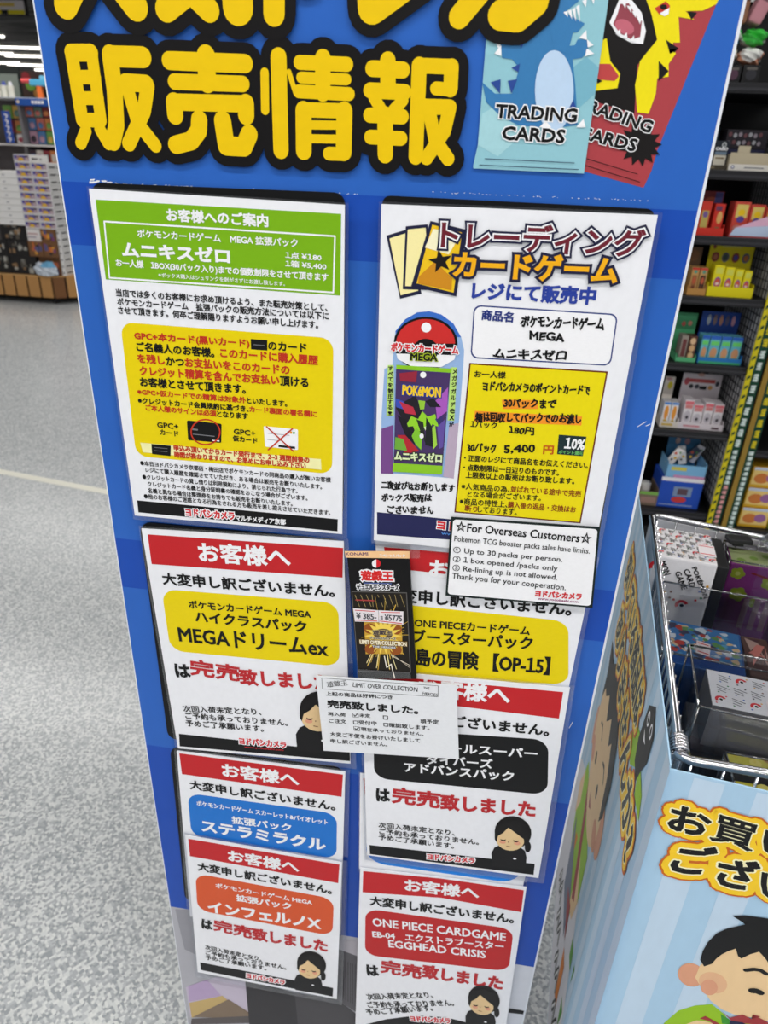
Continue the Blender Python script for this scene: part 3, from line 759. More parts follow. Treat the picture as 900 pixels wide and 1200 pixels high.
# ---- B : trading card game sales notice
c5 = crop(430, 230, 2.5); c6 = crop(430, 360, 2.5); c9 = crop(440, 360, 4.283)
n = Notice('sales_notice', 'large white notice with card fan logo, pack picture and handwritten prices, top right of board', [(447, 239), (771, 252), (694, 660), (438, 633)], .0082, film=6)
g = n.part()
CARDN = mat((30, 32, 62), .35); GOLD = mat((240, 196, 30), .35)
for (q, l) in (((57, 115, 118, 97, 160, 285, 97, 300), 2), ((114, 88, 178, 82, 190, 275, 105, 272), 4), ((186, 72, 292, 98, 262, 293, 130, 263), 6)):
    g.poly(P(c5, *q), CARDN, l)
    cx = sum(q[0::2]) / 4; cy = sum(q[1::2]) / 4
    qi = []
    for i in range(4): qi += [cx + (q[2 * i] - cx) * .82, cy + (q[2 * i + 1] - cy) * .9]
    g.poly(P(c5, *qi), mat((250, 238, 170), .35) if l < 6 else GOLD, l + 1)
g.poly(P(c5, 195, 95, 275, 112, 240, 170, 170, 150), mat((250, 244, 205), .35), 8)
g.poly(P(c5, 152, 235, 200, 190, 250, 240, 248, 275, 150, 255), mat((208, 140, 30), .35), 8)
st_ = []
for k in range(10):
    a = math.radians(-100 + 36 * k); r = (36, 15)[k % 2]; st_ += [216 + r * math.cos(a), 190 + r * math.sin(a)]
g.poly(P(c5, *st_), DK, 9)
n.put(g, 'card_fan_picture')
g = n.part()
g.text('トレーディング', c5(216, 152), c5(804, 180), 33, mat((112, 34, 48), .35), .03, 10, ((CARDN, .16), (WHT, .085)))
g.text('カードゲーム', c5(252, 236), c5(730, 256), 31, mat((246, 178, 24), .35), .045, 13, ((CARDN, .15),))
n.put(g, 'title_lettering')
g = n.part(); g.text('レジにて販売中', c5(306, 302), c5(667, 319), 21, mat((44, 66, 158), .4), .045); n.put(g, 'subtitle')
g = n.part(); q = P(c5, 313, 318, 736, 345, 714, 497, 303, 474)
g.rr(q, mat((50, 66, 130), .4), .14, 1); g.rr(q, WHT, .13, 2, grow=-.0011)
g.text('商品名', c5(334, 362), c5(427, 370), 12.5, mat((40, 56, 130), .4), .04, 4)
g.text('ポケモンカードゲーム', c5(449, 382), c5(692, 393), 14.5, INK, .045, 4, wob=.05); g.text('MEGA', c5(474, 421), c5(578, 426), 10.5, INK, .06, 4, wob=.06); g.text('ムニキスゼロ', c5(370, 474), c5(582, 481), 12.5, INK, .05, 4, wob=.06)
n.put(g, 'product_name_box')
g = n.part(); q = P(c6, 300, 163, 706, 188, 626, 633, 256, 601)
g.poly(q, mat((104, 40, 22), .4), 1); g.rr(q, mat((236, 218, 8), .35), .005, 2, grow=-.0013)
ORM = mat((246, 150, 40), .45)
g.poly(P(c6, 395, 270, 500, 272, 502, 298, 398, 298), ORM, 3); g.poly(P(c6, 316, 303, 480, 312, 630, 320, 628, 346, 470, 340, 314, 334), ORM, 3)
for st, a, b_, h, mm, bo, wb in (('お一人様', (314, 205), (406, 209), 8.2, K, .03, 0), ('ヨドバシカメラのポイントカードで', (339, 243), (652, 256), 11, K, .045, .05), ('30パックまで', (399, 293), (553, 298), 11, K, .045, .05), ('箱は回収してパックでのお渡し', (316, 335), (628, 341), 11.5, K, .045, .05),
                           ('1パック', (303, 351), (381, 357), 8.2, K, .03, 0), ('180円', (413, 370), (488, 376), 9.5, K, .045, .06), ('30パック', (294, 422), (379, 427), 10.5, K, .045, .06), ('5,400', (402, 430), (494, 428), 11, K, .045, .05), ('円', (515, 430), (546, 431), 10.5, mat((200, 90, 20)), .04, 0),
                           ('・正面のレジにて商品名をお伝えください。', (284, 450), (646, 473), 7.8, K, .03, 0), ('・点数制限は一日辺りのものです。', (282, 478), (562, 494), 7.8, K, .03, 0), ('上限数以上の販売はお断り致します。', (289, 500), (607, 519), 7.8, K, .03, 0),
                           ('※人気商品の為、', (276, 533), (418, 543), 7.8, K, .02, 0), ('並ばれている途中で完売', (420, 541), (626, 556), 7.8, mat((140, 44, 20)), .02, 0), ('となる場合がございます。', (294, 556), (509, 568), 7.6, K, .02, 0),
                           ('※商品の特性上、', (271, 577), (411, 587), 7.8, K, .02, 0), ('購入後の返品・交換はお', (412, 587), (611, 602), 7.8, mat((140, 44, 20)), .02, 0), ('断り', (286, 597), (323, 601), 7.6, mat((140, 44, 20)), .02, 0), ('しております。', (324, 600), (438, 609), 7.4, K, .02, 0)):
    g.text(st, c6(*a), c6(*b_), h, mm, bo, 4, wob=wb)
g.poly(P(c6, 562, 373, 643, 379, 632, 436, 557, 430), mat((26, 46, 50)), 3)
g.text('10%', c6(577, 413), c6(636, 418), 13, WHT, .04, 4); g.text('ポイント還元', c6(561, 428), c6(631, 433), 4.2, mat((120, 200, 110)), .03, 4)
n.put(g, 'yellow_price_box')
# picture of a hanging pack
g = n.part()
g.poly(P(c9, 28, 830, 30, 560, 45, 310, 85, 290, 100, 120, 150, 60, 210, 26, 270, 20, 330, 36, 390, 80, 430, 150, 445, 215, 440, 310, 420, 560, 393, 858), mat((150, 182, 226), .35), 1)
g.poly(P(c9, 100, 120, 150, 60, 210, 26, 270, 20, 330, 36, 390, 80, 430, 150, 400, 150, 350, 80, 260, 50, 170, 80, 115, 160), mat((58, 110, 200), .35), 2)
g.poly(P(c9, 27, 834, 30, 610, 90, 590, 90, 836), mat((120, 74, 140), .35), 2); g.poly(P(c9, 340, 850, 370, 590, 418, 580, 393, 860), mat((186, 168, 190), .35), 2)
g.ell(c9(252, 182), 37.5, 31.5, BLACK, 3); g.ell(c9(252, 182), 34.5, 28.8, mat((206, 46, 44), .35), 4, a0=180, a1=360)
g.poly(P(c9, 105, 232, 402, 240, 396, 262, 330, 300, 180, 295, 112, 260), WHT, 4)
g.ell(c9(252, 215), 15, 13.5, BLACK, 5); g.ell(c9(255, 101), 5.8, 5.8, WHT, 5)
g.poly(P(c9, 62, 290, 92, 290, 92, 545, 55, 545), mat((190, 226, 120), .35), 3); g.poly(P(c9, 378, 300, 410, 302, 396, 570, 362, 568), mat((190, 226, 120), .35), 3)
g.text('ポケモンカードゲーム', c9(78, 220), c9(416, 236), 10.5, LOGO, .05, 7, ((WHT, .15),)); g.text('MEGA', c9(176, 264), c9(311, 270), 8.6, INK, .05, 9, ((mat((170, 190, 40)), .15),))
for i, ch in enumerate('すべてを制圧する!'):
    y = 317 + i * 28; g.text(ch, c9(64 - i * .3, y), c9(89 - i * .6, y + 1), 5.4 if ch not in 'の!' else 4.6, INK, .04, 4)
for i, ch in enumerate('メガジガルデexが'):
    y = 334 + i * 33; g.text(ch, c9(386 - i * 2.2, y), c9(411 - i * 2.2, y + 1), 5.8, INK, .04, 4)
PG = mat((140, 200, 40), .3)
g.poly(P(c9, 105, 288, 384, 308, 380, 330, 104, 312), PG, 5); g.poly(P(c9, 104, 310, 376, 328, 336, 800, 92, 790), mat((72, 52, 100), .3), 5); g.poly(P(c9, 90, 780, 338, 795, 334, 838, 86, 824), PG, 6)
for q, cc in (((100, 500, 200, 440, 250, 560, 220, 700), (34, 30, 38)), ((110, 640, 150, 640, 220, 720, 150, 735), (180, 40, 50)), ((100, 455, 140, 470, 170, 520, 105, 500), (60, 80, 180)), ((150, 600, 180, 545, 215, 560, 235, 520, 262, 548, 300, 535, 318, 600, 285, 585, 270, 640, 240, 600, 205, 640, 190, 595), (150, 212, 48)), ((180, 650, 205, 600, 235, 640, 230, 715, 205, 690), (130, 196, 50)), ((275, 610, 300, 590, 310, 690, 290, 712), (160, 210, 70)), ((205, 560, 240, 575, 255, 690, 232, 640), (40, 44, 40)), ((110, 540, 150, 560, 200, 690, 150, 640), (28, 26, 34)), ((300, 560, 340, 520, 335, 620), (60, 50, 110)), ((120, 470, 190, 500, 205, 540, 150, 530), (190, 50, 70)), ((245, 600, 265, 590, 262, 640), (236, 240, 220)),
              ((255, 550, 285, 600, 290, 700, 250, 690), (30, 34, 36)), ((300, 470, 365, 400, 360, 520, 310, 560), (170, 90, 190)), ((215, 465, 250, 470, 245, 510, 225, 512), (150, 200, 60)), ((250, 470, 290, 455, 330, 500, 275, 500), (32, 30, 40)), ((120, 330, 210, 320, 205, 375, 125, 370), (150, 40, 60)),
              ((100, 650, 140, 660, 160, 720, 96, 710), (110, 170, 60)), ((310, 600, 350, 560, 340, 700, 320, 710), (100, 80, 160))):
    g.poly(P(c9, *q), mat(cc, .3), 7)
g.ell(c9(240, 338), 3.6, 3.6, WHT, 8); g.ell(c9(232, 645), 2.5, 3, WHT, 8)
g.text('POKéMON', c9(134, 438), c9(328, 452), 12, mat((246, 206, 40), .35), .05, 8, ((mat((40, 60, 150)), .14),))
g.text('ムニキスゼロ', c9(95, 764), c9(334, 778), 10.5, mat((226, 240, 190), .35), .05, 8, ((mat((40, 60, 30)), .13),))
n.put(g, 'pack_picture', label='picture of a green and purple card pack on an arched hanger')
g = n.part()
for st, a, b_, h in (('二度並びはお断りします', (28, 912), (396, 928), 9.5), ('ボックス販売は', (30, 974), (282, 978), 9.5), ('ございません', (60, 1034), (294, 1038), 9.5)):
    g.text(st, c9(*a), c9(*b_), h, INK, .045, 2, wob=.06)
n.put(g, 'handwritten_note')
g = n.part(); g.poly(P(c9, 8, 1028, 700, 1095, 690, 1190, 8, 1140), NAVY)
g.text('ヨドバシカメラ', c9(308, 1112), c9(680, 1150), 10.5, LOGO, .06, 3, ((WHT, .14),)); g.text('www.yodobashi.com', c9(330, 1144), c9(660, 1175), 4.5, mat((90, 150, 230)), .04, 4)
n.put(g, 'footer_bar')

# ---- C : English card
n = Notice('customer_card', 'black-framed white card in English for overseas customers', P(c6, 247, 615, 683, 645, 661, 881, 230, 845), .0112, film=0, paper=mat((22, 36, 34), .4), cat='sign')
g = n.part(); q = P(c6, 247, 615, 683, 645, 661, 881, 230, 845); g.rr(q, WHT, .04, 1, grow=-.0020)
for st, a, b_, h, mm, bo in (('☆For Overseas Customers☆', (259, 656), (655, 693), 13, K, .02), ('Pokemon TCG booster packs sales have limits.', (255, 690), (651, 727), 8.6, K, .008), ('① Up to 30 packs per person.', (252, 722), (571, 751), 8.6, K, .010), ('② 1 box opened /packs only', (251, 749), (557, 777), 8.6, K, .010),
                           ('③ Re-lining up is not allowed.', (250, 775), (556, 803), 8.8, K, .010), ('Thank you for your cooperation.', (248, 799), (581, 834), 8.8, K, .010), ('ヨドバシカメラ', (492, 847), (628, 857), 7.6, LOGO, .06), ('www.yodobashi.com', (500, 858), (618, 868), 3.6, mat((150, 50, 110)), .03)):
    g.text(st, c6(*a), c6(*b_), h, mm, bo)
n.put(g, 'printed_text')

# ---- K : hanging black card pack
cK = crop(400, 640, 7.5)
n = Notice('card_pack', 'black card pack with gold burst and two price stickers, taped to the board', P(cK, 48, 60, 597, 60, 661, 1168, 150, 1168), .0150, thick=.0040, film=0, paper=mat((10, 9, 11), .3), cat='card pack')
g = n.part(); g.poly(P(cK, 30, 42, 600, 42, 600, 108, 38, 100), mat((250, 204, 150), .4), 2)
g.text('KONAMI', cK(42, 80), cK(236, 80), 3.6, mat((110, 70, 110)), .03, 3); g.text('スペシャルパック', cK(335, 92), cK(562, 96), 3.4, WHT, .04, 3); n.put(g, 'header_strip', label='orange strip with small lettering')
g = n.part(); g.ell(cK(308, 152), 5.1, 4.8, mat((214, 30, 40), .35), 2); g.ell(cK(308, 152), 5.1, 4.8, WHT, 3, a0=90, a1=270)
g.text('遊戯王', cK(176, 300), cK(458, 306), 12, mat((220, 36, 36), .35), .05, 4, ((WHT, .16),)); g.text('デュエルモンスターズ', cK(138, 378), cK(508, 386), 6.6, BLACK, .05, 4, ((WHT, .17),)); g.stroke(P(cK, 200, 322, 440, 328), 1.2, mat((90, 110, 170)), 3)
n.put(g, 'logo_print')
g = n.part(); FR = mat((92, 90, 88), .3); GD = mat((214, 176, 70), .3)
g.poly(P(cK, 88, 393, 577, 406, 613, 1112, 146, 1102), FR, 1); g.poly(P(cK, 96, 402, 570, 414, 605, 1104, 152, 1094), mat((30, 25, 20), .3), 2)
rk = random.Random(5)
for k in range(46):
    a = rk.random() * 6.283; r0 = 60 + rk.random() * 60; r1 = 190 + rk.random() * 150
    x0, y0 = 365 + r0 * math.cos(a), 780 + r0 * math.sin(a) * 1.1; x1, y1 = 365 + r1 * math.cos(a) * .72, 780 + r1 * math.sin(a) * 1.05
    x1 = max(150, min(590, x1)); y1 = max(420, min(1085, y1))
    g.stroke(P(cK, x0, y0, x1, y1), .35 + rk.random() * .7, GD if k % 3 else mat((246, 232, 170), .3), 3, cap=False)
for k in range(9):
    x = 120 + k * 50; g.stroke(P(cK, x, 425, x + 60 * rk.random(), 530), .5, mat((180, 160, 100), .3), 3, cap=False)
g.poly(P(cK, 200, 660, 530, 672, 540, 945, 215, 945), mat((206, 162, 56), .3), 4)
for (x, y) in ((250, 720), (480, 730), (260, 900), (480, 910)): g.ell(cK(x, y), 7, 6, mat((150, 80, 30), .3), 5)
bs = []
for k in range(36):
    a = 2 * math.pi * k / 36; r = (165, 95)[k % 2]; bs += [368 + r * math.cos(a), 785 + r * math.sin(a)]
g.poly(P(cK, *bs), mat((246, 214, 90), .3), 6)
g.ell(cK(368, 770), 11, 6.5, mat((90, 70, 50), .3), 7); g.ell(cK(368, 765), 4.5, 4.5, mat((230, 190, 60), .3), 8)
g.text('遊戯王', cK(280, 772), cK(450, 778), 5.5, mat((70, 60, 70)), .04, 8, ((mat((200, 180, 120)), .12),)); g.text('デュエルモンスターズ', cK(255, 812), cK(480, 820), 3.4, BLACK, .03, 8, ((mat((230, 220, 190)), .12),))
g.text('LIMIT OVER COLLECTION', cK(165, 852), cK(577, 874), 5, mat((250, 240, 210), .3), .05, 9, ((mat((120, 90, 40)), .17),)); g.text('THE HEROES', cK(275, 883), cK(478, 894), 2.3, WHT, .04, 9, ((mat((60, 50, 60)), .2),))
g.stroke(P(cK, 380, 960, 400, 1060, 440, 1030, 452, 1085, 470, 1150), 1.2, mat((240, 232, 220)), 10); g.stroke(P(cK, 440, 955, 600, 1040), .8, mat((220, 210, 190)), 9); g.stroke(P(cK, 470, 960, 600, 1060), .6, mat((200, 190, 170)), 9)
g.ell(cK(335, 470), 4.2, 2.9, BLACK, 5); g.stroke(P(cK, 130, 470, 285, 476), 1.6, mat((170, 60, 60)), 5)
n.put(g, 'pack_artwork', label='gold burst artwork')
for q, s1, a, b_ in (((104, 538, 328, 556, 330, 660, 122, 655), '¥ 385-', (134, 628), (312, 640)), ((330, 556, 547, 566, 547, 682, 334, 664), '¥5775', (383, 645), (536, 655))):
    g = n.part(); g.poly(P(cK, *q), mat((236, 228, 232), .4), 12)
    g.stroke(P(cK, q[0] + 20, q[1] + 17, q[2] - 30, q[3] + 10), .9, LOGO, 13); g.stroke(P(cK, q[6] + 8, q[7] - 14, q[4] - 14, q[5] - 10), 1.0, LOGO, 13)
    g.text(s1, cK(*a), cK(*b_), 7.2, mat((70, 70, 76)), .03, 13)
    if s1 == '¥5775': g.text('箱', cK(345, 640), cK(368, 642), 5, mat((90, 90, 96)), .01, 13)
    n.put(g, 'price_sticker', label='white price sticker')
g = G(bsurf(.0162)); g.poly(P(cK, 140, 1080, 606, 1112, 612, 1165, 140, 1168), FILM, 0); n.put(g, 'clear_tape')
g = G(bsurf(.0162)); g.poly(P(cK, 602, 34, 690, 36, 690, 108, 602, 106), FILM, 0); n.put(g, 'clear_tape')

# ---- L : small paper
cL = crop(365, 780, 5)
n = Notice('handwritten_note', 'small white paper slip with handwritten heading and tick boxes, below the black card pack', P(cL, 25, 58, 850, 113, 864, 548, 71, 499), .0172, thick=.0006, film=0, paper=PAPER, cat='note')
g = n.part(); g.stroke(P(cL, 60, 72, 743, 118, 741, 183, 64, 136), .5, INK, 1, True)
for st, a, b_, h, bo, wb in (('遊戯王', (94, 124), (214, 116), 6.4, .0, .05), ('LIMIT OVER COLLECTION', (244, 124), (622, 153), 5.2, .012, .05), ('THE', (655, 136), (692, 140), 2.8, .01, .05), ('HEROES', (652, 170), (737, 180), 3.4, .01, .05)):
    g.text(st, cL(*a), cL(*b_), h, INK, bo, 2, wob=wb)
n.put(g, 'handwritten_heading')
g = n.part()
for st, a, b_, h, bo in (('上記の商品は好評につき', (86, 175), (476, 197), 4.8, .03), ('完売致しました。', (94, 246), (627, 286), 9.6, .045), ('再入荷', (98, 294), (202, 299), 4.8, .02), ('☑未定', (243, 301), (346, 307), 5, .02), ('□', (420, 314), (450, 316), 4.6, .02), ('頃予定', (639, 338), (747, 344), 5.4, .02),
                       ('ご注文', (105, 334), (205, 340), 5, .02), ('□受付中', (246, 343), (383, 350), 5, .02), ('□確認致します。', (423, 357), (692, 378), 5.2, .02), ('☑現在承っておりません。', (248, 380), (657, 415), 5, .02), ('大変ご不便をお掛けいたしまして', (110, 413), (637, 452), 5.2, .02), ('申し訳ございません。', (113, 452), (446, 474), 5, .02)):
    g.text(st, cL(*a), cL(*b_), h, INK, bo, 2)
n.put(g, 'printed_text')
# inlaid floor line
a_, b_ = on_z(0, 552.5, 0), on_z(180, 587, 0)
d_ = (b_ - a_).normalized(); n_ = Vector((-d_.y, d_.x, 0)) * .022
g = G(); p0 = a_ - d_ * 6; p1 = b_ + d_ * 9
g.face([p0 - n_ + Vector((0, 0, .0006)), p1 - n_ + Vector((0, 0, .0006)), p1 + n_ + Vector((0, 0, .0006)), p0 + n_ + Vector((0, 0, .0006))], mat((240, 238, 224), .35))
g.build('trim_1', kind='structure')

# ================================================================== WIRE CART
FLc = on_z(785, 896, .89); BLc = on_z(750, 598, .89); FRc = on_z(900, 928, .885)
exL = Vector((FLc.x - BLc.x, FLc.y - BLc.y, 0)).normalized()
exF = Vector((FRc.x - FLc.x, FRc.y - FLc.y, 0)).normalized()
PL = (Vector((FLc.x, FLc.y, 0)) - Vector((BLc.x, BLc.y, 0))).length
LS = Surf((BLc.x, BLc.y, 0), exL, (0, 0, 1), px=False)
FS = Surf((FLc.x, FLc.y, 0), exF, (0, 0, 1), px=True)
FW = .46
cart = thing('wire_cart', ((FLc.x + BLc.x) / 2 + .2, (FLc.y + BLc.y) / 2, 0), 'chrome wire bargain cart wrapped in pale blue striped printed panels, right of the board', 'cart')
SKY = mat((172, 206, 232), .5); SKYL = mat((194, 216, 236), .5)
OUT = mat((206, 104, 30), .4); OUTY = mat((250, 206, 40), .4); CREAM = mat((252, 246, 200), .4)
HAIRB = mat((13, 13, 15), .45); FACE = mat((238, 204, 156), .45); EAR = mat((222, 160, 128), .45); GREENS = mat((150, 196, 30), .45); STRAP = mat((160, 52, 56), .45)
def slab_uv(g, sf, u0, u1, z0, z1, m, t=.0015):
    px = sf.px; sf.px = False; g.slab([(u0, z0), (u1, z0), (u1, z1), (u0, z1)], m, t); sf.px = px
# left panel
g = G(LS); slab_uv(g, LS, -.10, PL, .004, .89, SKY); g.surf = LS
lp = g.build('side_panel', cart)
g = G(LS)
for k in range(-2, 11):
    u = .012 + k * .05
    g.polyuv([Vector((u, .032)), Vector((u + .025, .032)), Vector((u + .025, .888)), Vector((u, .888))], SKYL, 1)
wa = []
for k in range(30):
    a = 2 * math.pi * k / 30; wa.append(Vector((max(-.098, .12 + .30 * math.cos(a)), max(.008, .0 + .40 * math.sin(a)))))
g.polyuv(wa, mat((226, 226, 234), .5), 2)
def eu(c, rx, rz, m, l, n=22): g.polyuv([Vector((c[0] + rx * math.cos(2 * math.pi * k / n), c[1] + rz * math.sin(2 * math.pi * k / n))) for k in range(n)], m, l)
def pu(q, m, l): g.polyuv([Vector((q[i], q[i + 1])) for i in range(0, len(q), 2)], m, l)
pu((.06, .43, .02, .34, .05, .25, .12, .20, .22, .24, .27, .34, .26, .43), GREENS, 4)
pu((.05, .40, .01, .33, .03, .27, .07, .34), FACE, 5); pu((.20, .36, .27, .34, .25, .27, .20, .24), FACE, 5)
pu((.10, .44, .14, .44, .24, .30, .21, .27), STRAP, 6); pu((.06, .30, .20, .25, .22, .18, .10, .16), mat((120, 130, 150), .5), 6); pu((.15, .22, .22, .26, .24, .20), STRAP, 7)
eu((.30, .535), .032, .045, EAR, 5); eu((.045, .50), .02, .04, EAR, 5)
eu((.17, .535), .125, .12, FACE, 6)
pu((.045, .56, .05, .62, .02, .66, .09, .665, .15, .71, .22, .705, .28, .67, .305, .62, .30, .56, .28, .53, .265, .60, .235, .635, .215, .61, .19, .64, .15, .60, .125, .63, .09, .60, .07, .60), HAIRB, 7)
for (u, z) in ((.125, .555), (.225, .565)): pu((u - .022, z, u, z + .01, u + .022, z, u + .022, z + .006, u, z + .017, u - .022, z + .006), HAIRB, 7)
for (u, z) in ((.131, .507), (.209, .514)): eu((u, z), .009, .012, HAIRB, 7)
eu((.08, .48), .025, .02, EAR, 7); eu((.27, .49), .025, .02, EAR, 7)
pu((.15, .452, .19, .455, .17, .438), STRAP, 7)
pu((.39, .79, .40, .845, .43, .868, .455, .85, .455, .815, .44, .79, .43, .765, .40, .765), HAIRB, 6)
for (u, z) in ((.414, .838), (.438, .842)): eu((u, z), .007, .009, WHT, 7); eu((u, z), .004, .006, HAIRB, 8)
pu((.408, .82, .416, .81, .428, .815, .418, .817), WHT, 7)
pu((.34, .75, .37, .79, .40, .80, .41, .765, .38, .74), GREENS, 5); pu((.42, .79, .47, .785, .485, .765, .44, .755), GREENS, 5)
for q in ((.30, .30, .31, .27, .34, .28, .33, .31), (.36, .33, .365, .29, .37, .33), (.33, .20, .35, .15, .36, .21)): pu(q, mat((90, 160, 60), .5), 5)
for q in ((.25, .20, .29, .21, .30, .12, .27, .10), (.10, .30, .13, .32, .12, .27)): pu(q, mat((224, 130, 40), .5), 5)
for k in range(9):
    u = .02 + k * .042; z = .07 + .02 * (k % 2)
    g.stroke([(u, z), (u + .02, z + .045), (u + .03, z + .01)], .016, HAIRB, 5); g.stroke([(u, z), (u + .02, z + .045), (u + .03, z + .01)], .005, WHT, 6)
for st, z, h, u0, u1 in (('探している商品は', .772, .062, -.0 + .012, .365), ('ありませんか?', .690, .062, .045, .485)):
    g.text(st, (u0, z), (u1, z), h, INK, .035, 8, ((OUT, .23), (OUTY, .17), (CREAM, .07)), rnd=True)
g.build('side_print', cart, label='printed boy and outlined lettering on the side panel')
# front panel
g = G(FS); slab_uv(g, FS, 0, FW, .004, .885, SKY)
g.build('front_panel', cart)
g = G(FS)
u0 = FS.uv((801, 950)).x
for k in range(-1, 9):
    u = u0 + k * .0505
    if u < 0: continue
    g.surf.px = False; g.polyuv([Vector((u, .032)), Vector((u + .0252, .032)), Vector((u + .0252, .882)), Vector((u, .882))], SKYL, 1); g.surf.px = True
cQ = crop(765, 900, 6.667); cB = crop(765, 1040, 6.667)
for ch, a, b_, t_ in (('お', (102, 462), (420, 545), (150, 265)), ('買', (436, 552), (770, 650), (500, 345)), ('い', (830, 640), (1090, 720), (880, 470)), ('ご', (116, 800), (425, 835), (205, 580)), ('ざ', (480, 905), (800, 965), (520, 670)), ('い', (825, 985), (1080, 1050), (850, 800))):
    bo = .034 if ch == '買' else .042
    g.text(ch, cQ(*a), cQ(*b_), 20, INK, bo, 8, ((OUT, .30), (OUTY, .245), (CREAM, bo + .045)), top=cQ(*t_), rnd=True)
g.poly(P(cB, 60, 1250, 85, 1060, 200, 960, 330, 920, 460, 910, 560, 990, 600, 1050, 1000, 1060, 1150, 1250), GREENS, 2)
g.poly(P(cB, 180, 1250, 230, 1075, 340, 1035, 400, 1040, 520, 1070, 520, 1250), FACE, 3)
g.poly(P(cB, 365, 1020, 410, 1000, 520, 1060, 490, 1075, 440, 1040), STRAP, 4); g.poly(P(cB, 530, 985, 600, 1030, 600, 1067, 540, 1060), mat((60, 150, 50), .5), 3)
g.ell(cB(300, 680), 16, 13.5, EAR, 3, rot=.35)
g.poly(P(cB, 380, 780, 330, 700, 370, 600, 480, 540, 640, 450, 900, 440, 1150, 480, 1240, 650, 1200, 850, 1100, 980, 900, 1040, 760, 1010, 640, 990, 540, 950, 450, 880), FACE, 4)
g.ell(cB(470, 740), 17, 12, mat((230, 182, 142), .45), 5, rot=.3); g.ell(cB(440, 775), 10, 9, EAR, 6, rot=.3)
hr = [(370, 560), (390, 490), (430, 420), (500, 350), (580, 315), (720, 283), (700, 265), (620, 215), (720, 212), (900, 236), (1050, 260), (1180, 340), (1260, 480), (1270, 620), (1180, 600), (1100, 520), (1000, 560), (960, 610), (900, 580), (880, 550), (830, 495), (760, 515), (690, 548), (665, 530), (648, 470), (590, 490), (540, 515), (500, 545), (460, 590), (400, 610)]
g.poly([cB(*p) for p in hr], HAIRB, 7)
g.stroke(P(cB, 725, 640, 790, 632, 840, 640, 885, 668), 6.2, HAIRB, 7); g.stroke(P(cB, 775, 800, 805, 800, 840, 815), 9.5, HAIRB, 7)
g.stroke(P(cB, 1060, 690, 1120, 700), 6.2, HAIRB, 7); g.stroke(P(cB, 1050, 860, 1090, 870), 9.5, HAIRB, 7)
g.poly(P(cB, 540, 960, 600, 1010, 700, 985, 770, 1020, 840, 1000, 780, 985, 900, 1045, 900, 1075, 700, 1050, 620, 1040), STRAP, 8); g.poly(P(cB, 605, 1030, 700, 1045, 740, 1067, 600, 1067), mat((30, 36, 70), .5), 8)
g.build('front_print', cart, label='printed boy and outlined lettering on the front panel')
# back panel (white inside) and wire basket
RZ = .880
b0 = on_z(763, 602, RZ); f0 = on_z(797, 884, RZ); f1 = on_z(820, 893, RZ); f2 = on_z(900, 907, RZ); b1 = on_z(900, 631, RZ)
xr = f2 + (f2 - f1).normalized() * .36; br = b1 + (b1 - b0).normalized() * .28
def inner(p, z): return Vector((p.x, p.y, z))
nb = (b1 - b0).normalized(); pb = Vector((-nb.y, nb.x, 0))
g = G(); q0 = b0 + pb * .012; q1 = br + pb * .012
g.raw([inner(q0, .3), inner(q1, .3), inner(q1, RZ - .012), inner(q0, RZ - .012), inner(q0 + pb * .002, .3), inner(q1 + pb * .002, .3), inner(q1 + pb * .002, RZ - .012), inner(q0 + pb * .002, RZ - .012)],
      [[0, 1, 2, 3], [7, 6, 5, 4], [3, 2, 6, 7], [0, 4, 5, 1], [0, 3, 7, 4], [1, 5, 6, 2]], mat((226, 226, 230), .6))
g.build('back_panel', cart)
g = G()
nl = (f0 - b0).normalized()
cpts = [b0 + nb * .02, b0 + nb * .008 + nl * .003, b0 + nl * .010, b0 + nl * .022]
g.tube([br, b1, b0 + nb * .02, b0 + nb * .007 + nl * .004, b0 + nl * .012, f0 - nl * .02, f0], .0042, CHROME, 10)
for k in range(5):
    a = f0 - nl * (.004 + k * .004); g.tube([a + Vector((-.0075 * math.cos(t), 0, .0075 * math.sin(t))) + nl * t * .0006 for t in [i * .7854 for i in range(9)]], .0018, CHROME, 6)
g.build('side_rim', cart, label='chrome side and back rim')
g = G(); fl_ = f0 + Vector((.006, -.012, 0))
fd = (f2 - f1).normalized()
g.tube([f0 + Vector((.004, .03, -.006)), f0 + Vector((.006, .012, -.003)), f1 - fd * .018 + Vector((0, .004, 0)), f1 - fd * .008, f1, f2, xr], .0046, CHROME, 10)
g.build('front_rim', cart, label='chrome front rim')
def wires(name, A, B, z0, z1, n, rows):
    g = G()
    for k in range(n + 1):
        p = A.lerp(B, k / n); g.tube([inner(p, z0), inner(p, z1)], .0014, CHROME, 5)
    for r in range(rows):
        z = z0 + (z1 - z0) * (r + .5) / rows; g.tube([inner(A, z), inner(B, z)], .0016, CHROME, 5)
    g.build(name, cart)
ins = .004
LB = b0 + nb * .008; LF = f0 + fd * .006
FZ = .74
wires('side_wires', LB, LF + Vector((0, .012, 0)), FZ, RZ, 24, 3)
wires('back_wires', b0 + nb * .01 - pb * .0, br, FZ, RZ, 15, 1)
wires('front_wires', f1 - fd * .006, xr, FZ, RZ - .003, 15, 2)
wires('side_wires', br, xr, FZ, RZ, 22, 3)
g = G()
for k in range(13):
    t = k / 12; g.tube([inner(LB.lerp(LF, t), FZ), inner(br.lerp(xr, t), FZ)], .0016, CHROME, 5)
for k in range(13):
    t = k / 12; g.tube([inner(LB.lerp(br, t), FZ - .003), inner(LF.lerp(xr, t), FZ - .003)], .0016, CHROME, 5)
g.build('basket_floor', cart)
